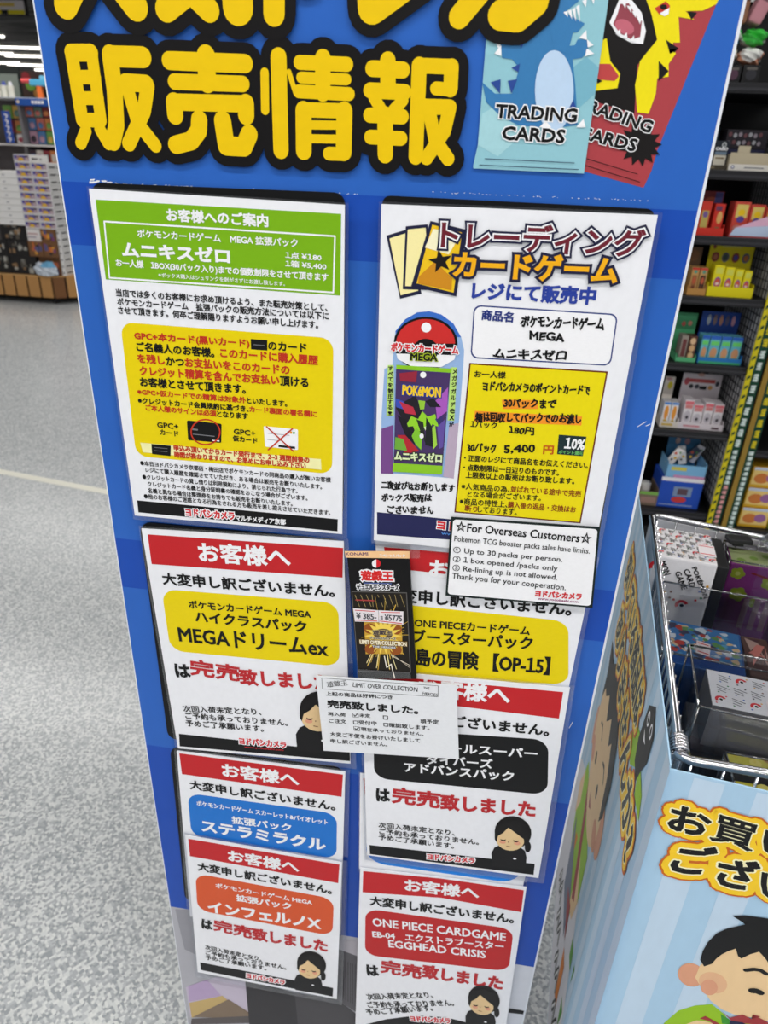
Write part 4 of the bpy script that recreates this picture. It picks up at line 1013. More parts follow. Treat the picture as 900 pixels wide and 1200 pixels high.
for nm_, p in (('leg', LB.lerp(br, .06).lerp(LF.lerp(xr, .06), .06)), ('leg', LB.lerp(br, .94).lerp(LF.lerp(xr, .94), .06)), ('leg', LB.lerp(br, .06).lerp(LF.lerp(xr, .06), .94)), ('leg', LB.lerp(br, .94).lerp(LF.lerp(xr, .94), .94))):
    g = G(); g.tube([inner(p, .075), inner(p, FZ - .004)], .009, CHROME, 10); lg = g.build('leg', cart)
    g = G(); g.cyl((p.x, p.y, .034), .034, .022, mat((60, 60, 62), .6), 20, 'x'); g.box((p.x - .016, p.y - .012, .034), (p.x + .016, p.y + .012, .078), CHROME); g.build('caster', lg)

# ------------------------------------------------------------------ goods in the cart
MC = Matrix.Translation((.194, .473, 0)) @ Matrix.Rotation(-math.radians(8.7), 4, 'Z')
def cl(x, y, z): return MC @ Vector((x, y, z))
def cbox(g, lo, hi, m, bev=0, rz=0):
    c = Vector(((lo[0] + hi[0]) / 2, (lo[1] + hi[1]) / 2, 0))
    M = MC @ Matrix.Translation(c) @ Matrix.Rotation(rz, 4, 'Z') @ Matrix.Translation(-c)
    g.box(lo, hi, m, M, bev); return M
def face_surf(M, lo, hi, which):
    R = M.to_3x3()
    if which == 'front': return Surf(M @ Vector((lo[0], lo[1], lo[2])), R @ Vector((1, 0, 0)), (0, 0, 1), px=False)
    if which == 'top': return Surf(M @ Vector((lo[0], lo[1], hi[2])), R @ Vector((1, 0, 0)), R @ Vector((0, 1, 0)), px=False)
    if which == 'left': return Surf(M @ Vector((lo[0], hi[1], lo[2])), R @ Vector((0, -1, 0)), (0, 0, 1), px=False)
BASE = FZ + .0016
DOTS = [mat(c, .45) for c in ((214, 48, 56), (60, 130, 90), (50, 100, 190), (40, 40, 44), (230, 170, 40), (120, 80, 60))]
GREY = mat((120, 122, 128), .45)
def ballmark(g, u, v, r, l):
    g.polyuv([Vector((u + r * math.cos(a), v + r * math.sin(a))) for a in [k * math.pi / 10 + .5 for k in range(11)]], DOTS[0], l)
    g.polyuv([Vector((u + r * .5 * math.cos(a), v + r * .5 * math.sin(a))) for a in [k * math.pi / 8 for k in range(16)]], WHT, l + 1)
    g.polyuv([Vector((u + r * .3 * math.cos(a), v + r * .3 * math.sin(a))) for a in [k * math.pi / 6 for k in range(12)]], INK, l + 2)
def cardgame_print(g, w, h, seed, txt_h, n):
    """rows of slanted lettering, coloured dots and half-red round marks"""
    rg = random.Random(seed)
    for i in range(n):
        u = rg.uniform(.004, w - .004); v = rg.uniform(.004, h - .004)
        eu_(g, u, v, .0013, DOTS[i % 6])
def eu_(g, u, v, r, m, l=2): g.polyuv([Vector((u + r * math.cos(k * .6283), v + r * math.sin(k * .6283))) for k in range(10)], m, l)
def slant_words(g, u, v, hgt, ang, words, gap):
    d = Vector((math.cos(ang), math.sin(ang))); n_ = Vector((-d.y, d.x))
    for i, (wd, ln) in enumerate(words):
        a = Vector((u, v)) - n_ * gap * i
        g.text(wd, tuple(a), tuple(a + d * ln), hgt, INK, .04, 3)
W3 = (('POKÉMON', .046), ('CARD', .028), ('GAME', .028))
lo, hi = (.008, .432, BASE), (.092, .526, .876)
t = thing('card_game_box', cl(.05, .48, BASE), 'white card game box printed with coloured dots and slanted lettering, back left of the cart', 'box')
g = G(); M = cbox(g, lo, hi, mat((232, 230, 232), .4), .003); g.build('carton', t)
FSf = face_surf(M, lo, hi, 'front').shifted(.0004); g = G(FSf); h0 = hi[2] - BASE
slant_words(g, .052, h0 - .010, .0082, -1.05, (('POKÉMON', .052), ('CARD', .030), ('GAME', .030)), .0115)
slant_words(g, .010, h0 - .010, .0082, -1.05, (('MON', .022),), .01)
ballmark(g, .007, h0 - .018, .010, 3); ballmark(g, .052, h0 - .072, .009, 3)
for i, (u, v) in enumerate(((.012, .045), (.018, .05), (.020, .035), (.012, .028), (.026, .02), (.034, .022), (.068, .015), (.074, .02), (.070, .03), (.08, .026), (.078, .04), (.034, .012), (.04, .01))):
    eu_(g, u, h0 - .055 + v - .02, .0019, DOTS[i % 6])
g.build('front_print', t)
TS = face_surf(M, lo, hi, 'top').shifted(.0004); g = G(TS)
for i in range(6):
    for j in range(6):
        u = .004 + i * .014 + (j % 2) * .006; v = .006 + j * .0145
        if (i + 2 * j) % 5 == 0: ballmark(g, min(u + .006, .078), v + .004, .0052, 3)
        else:
            for k, ln in enumerate((.011, .007, .007)):
                g.stroke([(u, v + .009 - k * .003), (min(u + ln, .082), v + .009 - k * .003 - ln * .5)], .0011, INK, 3, cap=False)
        eu_(g, u + .002, v, .0012, DOTS[(i + 2 * j) % 6]); eu_(g, min(u + .009, .082), v + .010, .0012, DOTS[(2 * i + j) % 6])
g.polyuv([Vector((.062, .02)), Vector((.084, .02)), Vector((.084, .055)), Vector((.062, .055))], mat((244, 236, 238), .4), 6)
g.stroke([(.064, .05), (.082, .05)], .002, DOTS[0], 7); g.stroke([(.064, .026), (.082, .026)], .002, DOTS[0], 7)
g.build('lid_print', t)
# black folder beside it
t = thing('black_case', cl(.1, .48, BASE), 'plain black case standing between the white card box and the purple box', 'case')
g = G(); cbox(g, (.0935, .436, BASE), (.108, .526, .872), mat((38, 38, 40), .35), .002); g.build('body', t)
g = G(); cbox(g, (.108, .445, BASE + .01), (.1098, .52, .868), mat((70, 70, 74), .3), .0005); g.build('lid', t)
t = thing('black_hook', cl(.125, .51, .8705), 'small black bracket lying behind the purple box', 'bracket')
g = G(); cbox(g, (.120, .512, .8705), (.136, .524, .876), mat((40, 40, 42), .4), .002, .2); g.build('post', t)
g = G(); cbox(g, (.112, .508, .876), (.146, .528, .883), mat((46, 46, 48), .35), .002, .2); g.build('plate', t)
# purple box in a clear case
lo, hi = (.112, .466, BASE), (.240, .527, .870)
t = thing('boxed_card_set', cl(.18, .495, BASE), 'purple box with green flower shapes in a clear case, right of the white card box', 'box')
g = G(); M = cbox(g, (lo[0] + .004, lo[1] + .004, BASE), (hi[0] - .004, hi[1] - .004, hi[2] - .006), mat((156, 70, 150), .4), .002); g.build('carton', t)
F2 = face_surf(M, (lo[0] + .004, lo[1] + .004, BASE), hi, 'front').shifted(.0003); g = G(F2)
for (u, v, r) in ((.012, .108, .009), (.055, .1, .010), (.02, .075, .011), (.085, .108, .010), (.04, .065, .007), (.10, .075, .009)):
    for k in range(5):
        a = k * 1.2566; eu_(g, u + r * .6 * math.cos(a), v + r * .6 * math.sin(a), r * .5, mat((170, 190, 60), .4), 2)
    eu_(g, u, v, r * .4, mat((210, 220, 120), .4), 3)
g.stroke([(.03, .112), (.06, .106), (.10, .112)], .003, STRAP, 4); eu_(g, .095, .112, .007, STRAP, 5)
for k in range(6): g.polyuv([Vector((.03 + k * .014, .02)), Vector((.038 + k * .014, .02)), Vector((.038 + k * .014, .07)), Vector((.03 + k * .014, .07))], mat((180, 140, 160), .4), 2)
g.build('front_print', t)
T2 = face_surf(M, (lo[0] + .004, lo[1] + .004, BASE), (hi[0], hi[1], hi[2] - .006), 'top').shifted(.0003); g = G(T2)
g.polyuv([Vector((.002, .002)), Vector((.116, .002)), Vector((.116, .05)), Vector((.002, .05))], mat((196, 206, 150), .4), 1)
for k in range(6): eu_(g, .015 + k * .018, .014 + (k % 3) * .011, .006, mat((150, 180, 90), .4), 2)
g.build('lid_print', t)
def clear_case(t, lo, hi, rz=0, name='clear_case'):
    g = G(); M = cbox(g, lo, hi, CLEAR, 0, rz); c = g.build(name, t, label='clear plastic case')
    g = G(); r = .0013
    x0, y0, z0 = lo; x1, y1, z1 = hi
    for a, b in (((x0, y0, z1), (x1, y0, z1)), ((x0, y1, z1), (x1, y1, z1)), ((x0, y0, z1), (x0, y1, z1)), ((x1, y0, z1), (x1, y1, z1)), ((x0, y0, z0), (x0, y0, z1)), ((x1, y0, z0), (x1, y0, z1)), ((x0, y0, z0), (x1, y0, z0)), ((x0, y0, z0), (x0, y1, z0)), ((x0, y1, z0), (x0, y1, z1))):
        g.tube([M @ Vector(a), M @ Vector(b)], r, CEDGE, 6)
    g.build('case_edge', c)
    return M
clear_case(t, lo, hi)
# clear case with blue set
t = thing('blue_card_set', cl(.09, .33, BASE), 'blue illustrated card set in a large clear case, middle of the cart', 'box')
lo, hi = (.024, .262, BASE), (.120, .357, .822)
g = G(); M = cbox(g, lo, hi, mat((40, 84, 150), .35), .002, -.06); g.build('carton', t)
T3 = face_surf(M, lo, hi, 'top').shifted(.0003); g = G(T3); rg = random.Random(11)
g.polyuv([Vector((.003, .003)), Vector((.093, .003)), Vector((.093, .092)), Vector((.003, .092))], mat((60, 120, 180), .35), 1)
for k in range(110):
    u = rg.uniform(.008, .088); v = rg.uniform(.02, .088); r = rg.uniform(.002, .008)
    q = [Vector((min(.093, max(.003, u + r * rg.uniform(.5, 1.2) * math.cos(a))), min(.092, max(.003, v + r * rg.uniform(.4, 1.1) * math.sin(a))))) for a in [i * 1.0472 for i in range(6)]]
    g.polyuv(q, mat(((190, 70, 60), (90, 160, 200), (220, 190, 150), (60, 60, 90), (100, 150, 90), (210, 220, 230))[k % 6], .35), 2)
g.polyuv([Vector((.003, .003)), Vector((.093, .003)), Vector((.093, .02)), Vector((.003, .02))], mat((30, 70, 140), .35), 4)
g.polyuv([Vector((.040, .03)), Vector((.056, .027)), Vector((.058, .055)), Vector((.042, .058))], mat((240, 226, 226), .4), 5)
g.stroke([(.044, .053), (.055, .051)], .002, DOTS[0], 6); g.stroke([(.043, .034), (.054, .032)], .002, DOTS[0], 6)
g.build('lid_print', t)
g = G(); M2 = cbox(g, (.124, .275, BASE), (.156, .36, .818), mat((90, 64, 60), .4), .002)
T4 = face_surf(M2, (.124, .275, BASE), (.156, .36, .818), 'top').shifted(.0003); g.surf = T4
for k in range(10): g.polyuv([Vector((rg.uniform(.002, .03), rg.uniform(.004, .08))) for i in range(3)], mat(((180, 150, 140), (70, 40, 44), (200, 120, 110))[k % 3], .4), 2)
g.build('inner_pack', t, label='brown pink pack at the right')
clear_case(t, (.016, .244, BASE), (.166, .412, .848))
# clear case with white box
t = thing('white_card_set', cl(.12, .19, BASE), 'white dotted card set inside a clear case near the front of the cart', 'box')
lo, hi = (.062, .160, .795), (.188, .223, .850)
g = G(); M = cbox(g, (.052, .150, BASE), (.20, .230, .7945), mat((84, 84, 90), .4), .002); g.build('tray_insert', t, label='grey insert')
g = G(); M = cbox(g, lo, hi, mat((120, 120, 126), .4), .0); g.build('carton', t)
T5 = face_surf(M, lo, hi, 'top').shifted(.0003); g = G(T5)
rect_ = [Vector((.0005, .0005)), Vector((.1255, .0005)), Vector((.1255, .0625)), Vector((.0005, .0625))]; g.polyuv(rect_, mat((228, 228, 234), .4), 1)
for i in range(7):
    for j in range(3):
        u = .004 + i * .0175 + j * .004; v = .006 + j * .019
        if (i * 2 + j) % 4 == 0: ballmark(g, u + .006, v + .006, .0062, 3)
        else:
            for k, ln in enumerate((.013, .009, .009)): g.stroke([(u, v + .012 - k * .004), (min(u + ln, .124), v + .012 - k * .004 - ln * .35)], .0013, GREY, 3, cap=False)
        eu_(g, u + .001, v, .0011, DOTS[(i + j) % 6]); eu_(g, min(u + .012, .123), v + .013, .0011, DOTS[(2 * i + j) % 6])
g.polyuv([Vector((.056, .004)), Vector((.085, .004)), Vector((.085, .024)), Vector((.056, .024))], mat((246, 238, 240), .4), 6)
g.stroke([(.06, .006), (.06, .022)], .002, DOTS[0], 7); g.stroke([(.078, .006), (.078, .022)], .002, DOTS[0], 7)
g.build('lid_print', t)
clear_case(t, (.042, .130, BASE), (.215, .238, .868))
# clear case with yellow card
t = thing('yellow_card_case', cl(.14, .08, BASE), 'clear case holding a yellow printed card, front right of the cart', 'card case')
lo, hi = (.085, .055, BASE), (.195, .108, .806)
g = G(); M = cbox(g, lo, hi, mat((120, 120, 126), .4), .002, .08); g.build('stand', t)
g = G(); M = cbox(g, (.088, .058, .8065), (.192, .105, .810), mat((196, 190, 60), .35), .001, .08); g.surf = face_surf(M, (.088, .058, .8065), (.192, .105, .810), 'top').shifted(.0003)
for k in range(7): eu_(g, .012 + k * .014, .015 + (k * 7 % 4) * .009, .006, mat(((150, 160, 40), (220, 210, 110), (150, 110, 50))[k % 3], .35), 2)
g.build('card', t)
clear_case(t, (.076, .046, BASE), (.206, .117, .833), .08)
# loose packs by the front rim
for i, (x, y, c, w_) in enumerate(((.030, .060, (210, 110, 70), 'orange'), (.048, .042, (100, 120, 70), 'green'), (.062, .075, (90, 60, 100), 'purple'))):
    t = thing('card_pack', cl(x, y, BASE), 'small %s card pack standing in the front corner of the cart' % w_, 'card pack', 'packs by the front rim')
    g = G(); M = cbox(g, (x - .010, y - .003, BASE), (x + .010, y + .003, .800 - i * .01), mat(c, .35), .001, .25 * i); g.build('wrapper', t)
    g = G(face_surf(M, (x - .010, y - .003, BASE), (x + .010, y + .003, .8), 'front').shifted(.0003))
    g.polyuv([Vector((.003, .01)), Vector((.017, .012)), Vector((.012, .034)), Vector((.004, .03))], mat((230, 200, 120), .35), 1); eu_(g, .010, .028 - i * .004, .004, STRAP, 2)
    g.build('artwork', t)
# crumpled clear bag
g = G(); bm = bmesh.new(); bmesh.ops.create_icosphere(bm, subdivisions=4, radius=1.0); rg = random.Random(4)
for v in bm.verts:
    n_ = v.co.normalized(); k = 1 + .16 * math.sin(7 * n_.x + 3 * n_.y) * math.sin(6 * n_.z + 2) + .12 * math.sin(13 * n_.y + 5 * n_.x) + rg.uniform(-.03, .03)
    v.co = Vector((n_.x * .034 * k, n_.y * .02 * k, n_.z * .022 * k))
c = cl(.190, .497, .896); g.bm(bm, BAG, Matrix.Translation(c))
tag(g.build('plastic_bag', None, c), 'crumpled clear plastic bag at the back right of the cart', 'bag')

# ================================================================== RIGHT SHELVING
SY = 2.40; SD = .40
SZ = [.268, .569, .798, 1.011, 1.188, 1.368, 1.587]
BLK = mat((24, 24, 26), .5); BLKR = mat((54, 54, 58), .3)
unit = thing('shelf_unit', (1.2, SY + SD / 2, 0), 'black metal store shelving full of small boxed goods behind the cart', 'shelf')
g = G(); g.box((.30, SY + SD, .0), (2.0, SY + SD + .03, 2.15), BLK); g.build('back_panel', unit)
for x0_, x1_ in ((.30, .872), (.945, 2.0)):
    for i, z in enumerate(SZ if x0_ < .5 else [.22, .52, .80, 1.02, 1.26, 1.55]):
        g = G(); g.box((x0_, SY + .012, z - .018), (x1_, SY + SD, z), BLK); sh = g.build('shelf_board', unit)
        g = G(); g.box((x0_, SY, z - .024), (x1_, SY + .0115, z + .002), mat((40, 40, 43), .35), None, .002); g.box((x0_, SY - .004, z - .018), (x1_, SY - .0005, z - .010), BLKR); g.build('price_rail', sh)
g = G(); g.box((.30, SY + .02, 0), (2.0, SY + SD, .19), BLK); g.build('plinth', unit)
for x in (.875, .915): g = G(); g.box((x, SY + .05, 0), (x + .025, SY + .09, 2.1), BLK); g.build('upright', unit)
g = G()
for k in range(14): g.tube([(.870, SY + .03 + k * .027, .30), (.870, SY + .03 + k * .027, 1.5)], .0016, BLKR, 5)
for k in range(46): g.tube([(.870, SY + .02, .31 + k * .026), (.870, SY + SD - .01, .31 + k * .026)], .0016, BLKR, 5)
pm_ = g; g = G(); g.box((.8725, SY + .02, .30), (.8738, SY + SD - .01, 1.5), mat((196, 196, 198), .6)); g.build('divider_panel', unit); g = pm_
g.build('mesh_divider', unit, label='black wire mesh divider')
DG = mat((20, 62, 44), .4); SY_ = mat((206, 190, 30), .4); GOLDB = mat((150, 120, 50), .45); PALE = mat((206, 220, 216), .4)
def strip_pop(x0, x1, lb, edge, marks):
    t = thing('header_strip', ((x0 + x1) / 2, SY - .012, .0), lb, 'sign strip')
    g = G(); g.box((x0, SY - .012, .20), (x1, SY - .006, 1.55), DG); g.build('backing', t)
    g = G(); g.box((x0 - .010, SY - .013, .20), (x0 + .006, SY - .0055, 1.55), edge); g.build('edge_band', t)
    sf = Surf((x0, SY - .0122, 0), (1, 0, 0), (0, 0, 1), px=False); g = G(sf); rg = random.Random(int(x0 * 1000)); w = x1 - x0
    z = 1.50
    while z > .22:
        m = SY_ if z > marks[0] else (PALE if z > marks[1] else mat((214, 150, 150), .4))
        h = .026 if z > marks[2] else .013
        for k in range(3):
            a = rg.uniform(0, .5); g.polyuv([Vector((w * (.34 + .1 * rg.random()), z - h * k / 3)), Vector((w * (.72 + .12 * rg.random()), z - h * k / 3 + .002)), Vector((w * .84, z - h * (k + .75) / 3)), Vector((w * (.36 + .2 * a), z - h * (k + .7) / 3))], m, 1 + k)
        z -= h * 1.45
    for k in range(40): g.polyuv([Vector((.0 - .008, .25 + k * .032)), Vector((.004, .26 + k * .032)), Vector((.002, .268 + k * .032)), Vector((-.007, .262 + k * .032))], DG if edge is SY_ else GOLDB, 8)
    g.build('lettering_marks', t)
strip_pop(.874, .908, 'dark green sign strip with yellow edge, left of the pair on the shelf post', SY_, (.86, .40, .55))
strip_pop(.926, .960, 'dark green sign strip with gold edge, right of the pair on the shelf post', GOLDB, (.52, .22, .52))

FSURF = lambda x0, y, z0: Surf((x0, y - .0004, z0), (1, 0, 0), (0, 0, 1), px=False)
def rect(g, u0, v0, u1, v1, m, l=1): g.polyuv([Vector((u0, v0)), Vector((u1, v0)), Vector((u1, v1)), Vector((u0, v1))], m, l)
DX = 0.0
def small_box(x0, x1, z0, z1, y, d, c, label, name='snack_box', group=None, art=(), cat='box', lean=0.0, side=None):
    """a carton whose printed front carries rounded patches: (u,v,ru,rv,colour) in fractions"""
    x0 += DX; x1 += DX
    t = thing(name, ((x0 + x1) / 2, y + d / 2, z0), label, cat, group)
    g = G(); g.box((x0, y, z0), (x1, y + d, z1), mat(c, .4), None, min(.002, (x1 - x0) * .05)); g.build('carton', t)
    if art:
        g = G(FSURF(x0, y, z0)); w, h = x1 - x0, z1 - z0
        for i, (u, v, ru, rv, cc) in enumerate(art):
            if ru < 0: rect(g, (u + ru) * w, (v - rv) * h, (u - ru) * w, (v + rv) * h, mat(cc, .4), 1 + i)
            else: g.polyuv([Vector((u * w + ru * w * math.cos(k * .4488), v * h + rv * h * math.sin(k * .4488))) for k in range(14)], mat(cc, .4), 1 + i)
        g.build('front_print', t)
    return t
def tray(x0, x1, z0, lipz, headz0, headz1, hx0, hx1, y, d, c, label, art=(), head=None, lip_art=()):
    """an open shelf display tray: floor, sides, front lip, upright header card"""
    x0 += DX; x1 += DX; hx0 += DX; hx1 += DX
    t = thing('display_tray', ((x0 + x1) / 2, y + d / 2, z0), label, 'display tray')
    m = mat(c, .45); mh = mat(head or c, .45)
    g = G(); g.box((x0, y, z0), (x1, y + d, z0 + .003), m); g.box((x0, y + .003, z0 + .0032), (x0 + .002, y + d, lipz + .01), m); g.box((x1 - .002, y + .003, z0 + .0032), (x1, y + d, lipz + .01), m); g.build('tray', t)
    g = G(); g.box((x0, y, z0 + .0032), (x1, y + .0025, lipz), m)
    g.surf = FSURF(x0, y, z0)
    for i, (u, v, ru, rv, cc) in enumerate(lip_art): rect(g, (u - ru) * (x1 - x0), (v - rv) * (lipz - z0), (u + ru) * (x1 - x0), (v + rv) * (lipz - z0), mat(cc, .45), 1 + i)
    g.build('front_lip', t)
    if headz1:
        yb = y + d - .004
        g = G(); g.box((hx0, yb, z0 + .0032), (hx1, yb + .003, headz1), mh)
        g.surf = FSURF(hx0, yb, headz0); w, h = hx1 - hx0, headz1 - headz0
        for i, (u, v, ru, rv, cc) in enumerate(art):
            if ru < 0: rect(g, (u + ru) * w, (v - rv) * h, (u - ru) * w, (v + rv) * h, mat(cc, .45), 1 + i)
            else: g.polyuv([Vector((u * w + ru * w * math.cos(k * .4488), v * h + rv * h * math.sin(k * .4488))) for k in range(14)], mat(cc, .45), 1 + i)
        g.build('header_card', t, label='upright printed header card')
    return t
def X(px, py, y=SY): return at_y(px, py, y).x
def Z(px, py, y=SY): return at_y(px, py, y).z
YF = SY + .03
YM = YF + .012
# shelf 1 (top): black cases and soft bagged toys
z = SZ[6] + .0006
for i, (a, b_, h, lb, acc) in enumerate(((.566, .606, .040, 'black flat case on the top shelf, at the board edge', (60, 40, 46)), (.611, .650, .044, 'black case with dull purple oval on the top shelf', (84, 56, 74)), (.654, .70, .046, 'black case at the right of the top shelf', (50, 50, 56)))):
    small_box(a, b_, z, z + h, YF, .12, (26, 26, 28), lb, 'flat_case', None, ((.5, .5, .32, .3, acc), (.5, .82, -.3, .07, (96, 92, 88))), 'case')
def bag_blob(name, c, r, cols, label, cat, amp=.16, seed=1, flat=1.0):
    g = G(); rg = random.Random(seed); bm = bmesh.new(); bmesh.ops.create_icosphere(bm, subdivisions=4, radius=1.0)
    for v in bm.verts:
        n_ = v.co.normalized(); k = 1 + amp * math.sin(5 * n_.x + 4 * n_.z + seed) * math.sin(6 * n_.y + 2 + seed) + amp * .6 * math.sin(11 * n_.z + 7 * n_.x + seed)
        k *= 1 + .25 * (1 - abs(n_.x)) * flat * 0
        v.co = Vector((n_.x * r[0] * k, n_.y * r[1] * k, n_.z * r[2] * k))
    mats = [mat(cc, .3) for cc in cols]
    bm.verts.index_update(); b0 = [Vector(c) + v.co for v in bm.verts]
    for f in bm.faces:
        q = f.calc_center_median(); i = int((math.sin(q.x * 55 + seed) + math.sin(q.z * 70 + 2 * seed) + math.sin(q.y * 40) + 3) / 6 * len(cols) * .999)
        g.raw([b0[v.index] for v in f.verts], [[0, 1, 2]], mats[min(i, len(cols) - 1)], True)
    bm.free()
    return tag(g.build(name, None, (c[0], c[1], c[2] - r[2])), label, cat)
zt = z + .047
bag_blob('wrapped_toy', (.603, YF + .07, zt + .025), (.040, .045, .023), ((236, 228, 216), (196, 176, 150), (236, 232, 228), (150, 120, 96)), 'brown and white wrapped soft toy lying on the black cases, top shelf', 'soft toy', .12, 2)
bag_blob('wrapped_toy', (.683, YF + .08, zt + .026), (.032, .045, .023), ((240, 240, 236), (214, 150, 120), (226, 226, 222), (240, 236, 230)), 'white wrapped soft toy with orange patch, top shelf', 'soft toy', .14, 5)
bag_blob('wrapped_toy', (.610, YF + .09, zt + .074), (.040, .045, .021), ((60, 170, 80), (240, 242, 240), (40, 150, 214), (240, 240, 235), (236, 220, 90)), 'white wrapped toy with green and blue patches above the brown one', 'soft toy', .16, 8)
bag_blob('wrapped_toy', (.686, YF + .09, zt + .074), (.032, .045, .021), ((60, 196, 70), (70, 200, 80), (236, 244, 236), (60, 190, 70)), 'green wrapped toy at the right of the top shelf', 'soft toy', .16, 11)
for (x, c, rz, lb) in ((.632, (140, 98, 74), 0, 'square brown plush block at the top of the shelf'), (.682, (196, 136, 146), .35, 'tilted square pink plush block at the top of the shelf')):
    t = thing('plush_block', (x, YF + .09, zt + .098), lb, 'soft toy')
    M = Matrix.Translation((x, YF + .09, zt + .136)) @ Matrix.Rotation(rz, 4, 'Y')
    g = G(); g.box((-.019, -.03, -.032), (.019, .03, .032), mat(c, .8), M, .008); g.build('body', t)
    g = G(); g.box((-.0195, -.0305, .014), (.0195, .0305, .0325), mat([int(v * .62) for v in c], .8), M, .008); g.build('cap', t)
g = G(); g.box((.50, SY + SD - .03, z + .25), (1.0, SY + SD - .02, 2.12), mat((228, 228, 226), .5)); tag(g.build('white_card', None, (.75, SY + SD - .025, z + .25)), 'white card panel behind the plush blocks at the top of the shelf', 'panel')
# shelf 2
DX = .036
z = SZ[5] + .0006
small_box(.585, .625, z + .052, z + .118, YF + .13, .05, (28, 52, 62), 'dark teal carton at the back of the second shelf', 'carton_box', None, ((.5, .4, .25, .25, (40, 34, 36)), (.65, .86, -.2, .08, (150, 156, 150))))
small_box(.57, .632, z, z + .0515, YF + .13, .08, (26, 26, 30), 'plain dark carton under the teal one, second shelf', 'carton_box')
t = small_box(.592, .633, z + .0125, z + .078, YF + .02, .03, (34, 40, 50), 'dark boxed calculator pack with white maker name, second shelf', 'calculator_pack', None, ((.5, .22, -.42, .20, (206, 200, 184)), (.5, .3, -.3, .03, (120, 100, 70)), (.62, .84, .16, .11, (200, 204, 206)), (.62, .84, .09, .06, (50, 56, 62)), (.5, .5, -.4, .06, (110, 130, 150))))
g = G(FSURF(.628, YF + .02, z + .0125)); g.text('CASIO', (.003, .040), (.038, .040), .0085, WHT, .07, 9); g.build('maker_name', t)
tray(.560, .640, z, z + .012, 0, 0, 0, 0, YF + .008, .07, (70, 64, 52), 'low dark tray under the calculator pack', lip_art=((.3, .6, .2, .2, (130, 120, 96)),))
small_box(.640, .76, z, z + .060, YF + .10, .10, (38, 40, 72), 'navy carton under the patterned black carton', 'carton_box')
small_box(.640, .76, z + .0605, z + .112, YF + .10, .10, (40, 36, 44), 'black carton with grey line drawings, second shelf', 'carton_box', None, tuple((.08 + .12 * (k % 7), .3 + .4 * (k // 7) + .05 * (k % 2), .045, .12, ((150, 140, 150), (110, 70, 76), (170, 170, 176))[k % 3]) for k in range(14)))
t = thing('open_carton', (.74, YF + .04, z), 'beige open carton with a tab and white front band, second shelf', 'carton')
BE = mat((186, 174, 148), .6); g = G(); g.box((.672, YF, z), (.81, YF + .07, z + .003), BE); g.box((.672, YF, z + .0032), (.81, YF + .002, z + .048), BE); g.box((.672, YF + .0022, z + .0032), (.674, YF + .07, z + .044), BE); g.box((.690, YF, z + .0481), (.724, YF + .002, z + .066), BE, None, .0008); g.build('carton', t)
g = G(FSURF(.672, YF, z)); rect(g, .001, .001, .137, .018, mat((224, 220, 212), .5), 1); eu_(g, .013, .010, .005, mat((70, 70, 120)), 2); eu_(g, .013, .010, .0028, WHT, 3); rect(g, .045, .008, .10, .011, GREY, 2); g.build('front_band', t)
# shelf 3
DX = .030
z = SZ[4] + .0006
RD = (206, 52, 40)
tray(.585, .672, z, z + .022, z + .072, z + .122, .585, .680, YF, .11, RD, 'red display tray with purple-red header, third shelf', ((.2, .4, .18, .3, (60, 60, 120)), (.62, .4, .2, .3, (150, 70, 50)), (.85, .5, -.12, .45, (70, 70, 130))), (120, 40, 44))
small_box(.597, .626, z + .0035, z + .095, YM, .05, (204, 60, 44), 'red snack box at the left in the red tray', 'snack_box', 'red snack boxes', ((.5, .42, -.35, .3, (190, 170, 90)), (.5, .6, .25, .1, (120, 90, 150))))
small_box(.636, .666, z + .0035, z + .090, YM, .05, (206, 52, 40), 'red snack box with tan figure at the right in the red tray', 'snack_box', 'red snack boxes', ((.6, .55, .26, .2, (220, 170, 100)), (.55, .15, -.2, .1, (120, 110, 70)), (.4, .85, -.3, .07, (110, 60, 90))))
DX = .036
for i, (a, b_) in enumerate(((.689, .735), (.737, .78), (.782, .818))):
    small_box(a, b_, z + .0035, z + .098 - i * .006, YM + .01, .06, (204, 74, 60), ('first', 'second', 'third')[i] + ' tall red toy box with yellow picture, behind the pale slanted card', 'toy_box', 'red toy boxes', ((.5, .72, -.36, .2, (226, 200, 110)), (.5, .68, .22, .1, (240, 200, 30)), (.5, .48, .24, .1, (90, 70, 150)), (.4, .2, .3, .12, (200, 120, 110))))
t = tray(.684, .826, z, z + .012, 0, 0, 0, 0, YF, .10, (200, 66, 60), 'red tray with pale pink and blue slanted front card, third shelf')
g = G(Surf((.720, YF - .002, z + .004), (1, 0, 0), (0, 0, 1), px=False))
g.polyuv([Vector((0, .0)), Vector((.142, .0)), Vector((.142, .075)), Vector((.012, .022))], mat((190, 206, 232), .4), 1)
g.polyuv([Vector((.012, .022)), Vector((.142, .035)), Vector((.142, .0755))], mat((226, 180, 206), .4), 2); g.build('slanted_card', t)
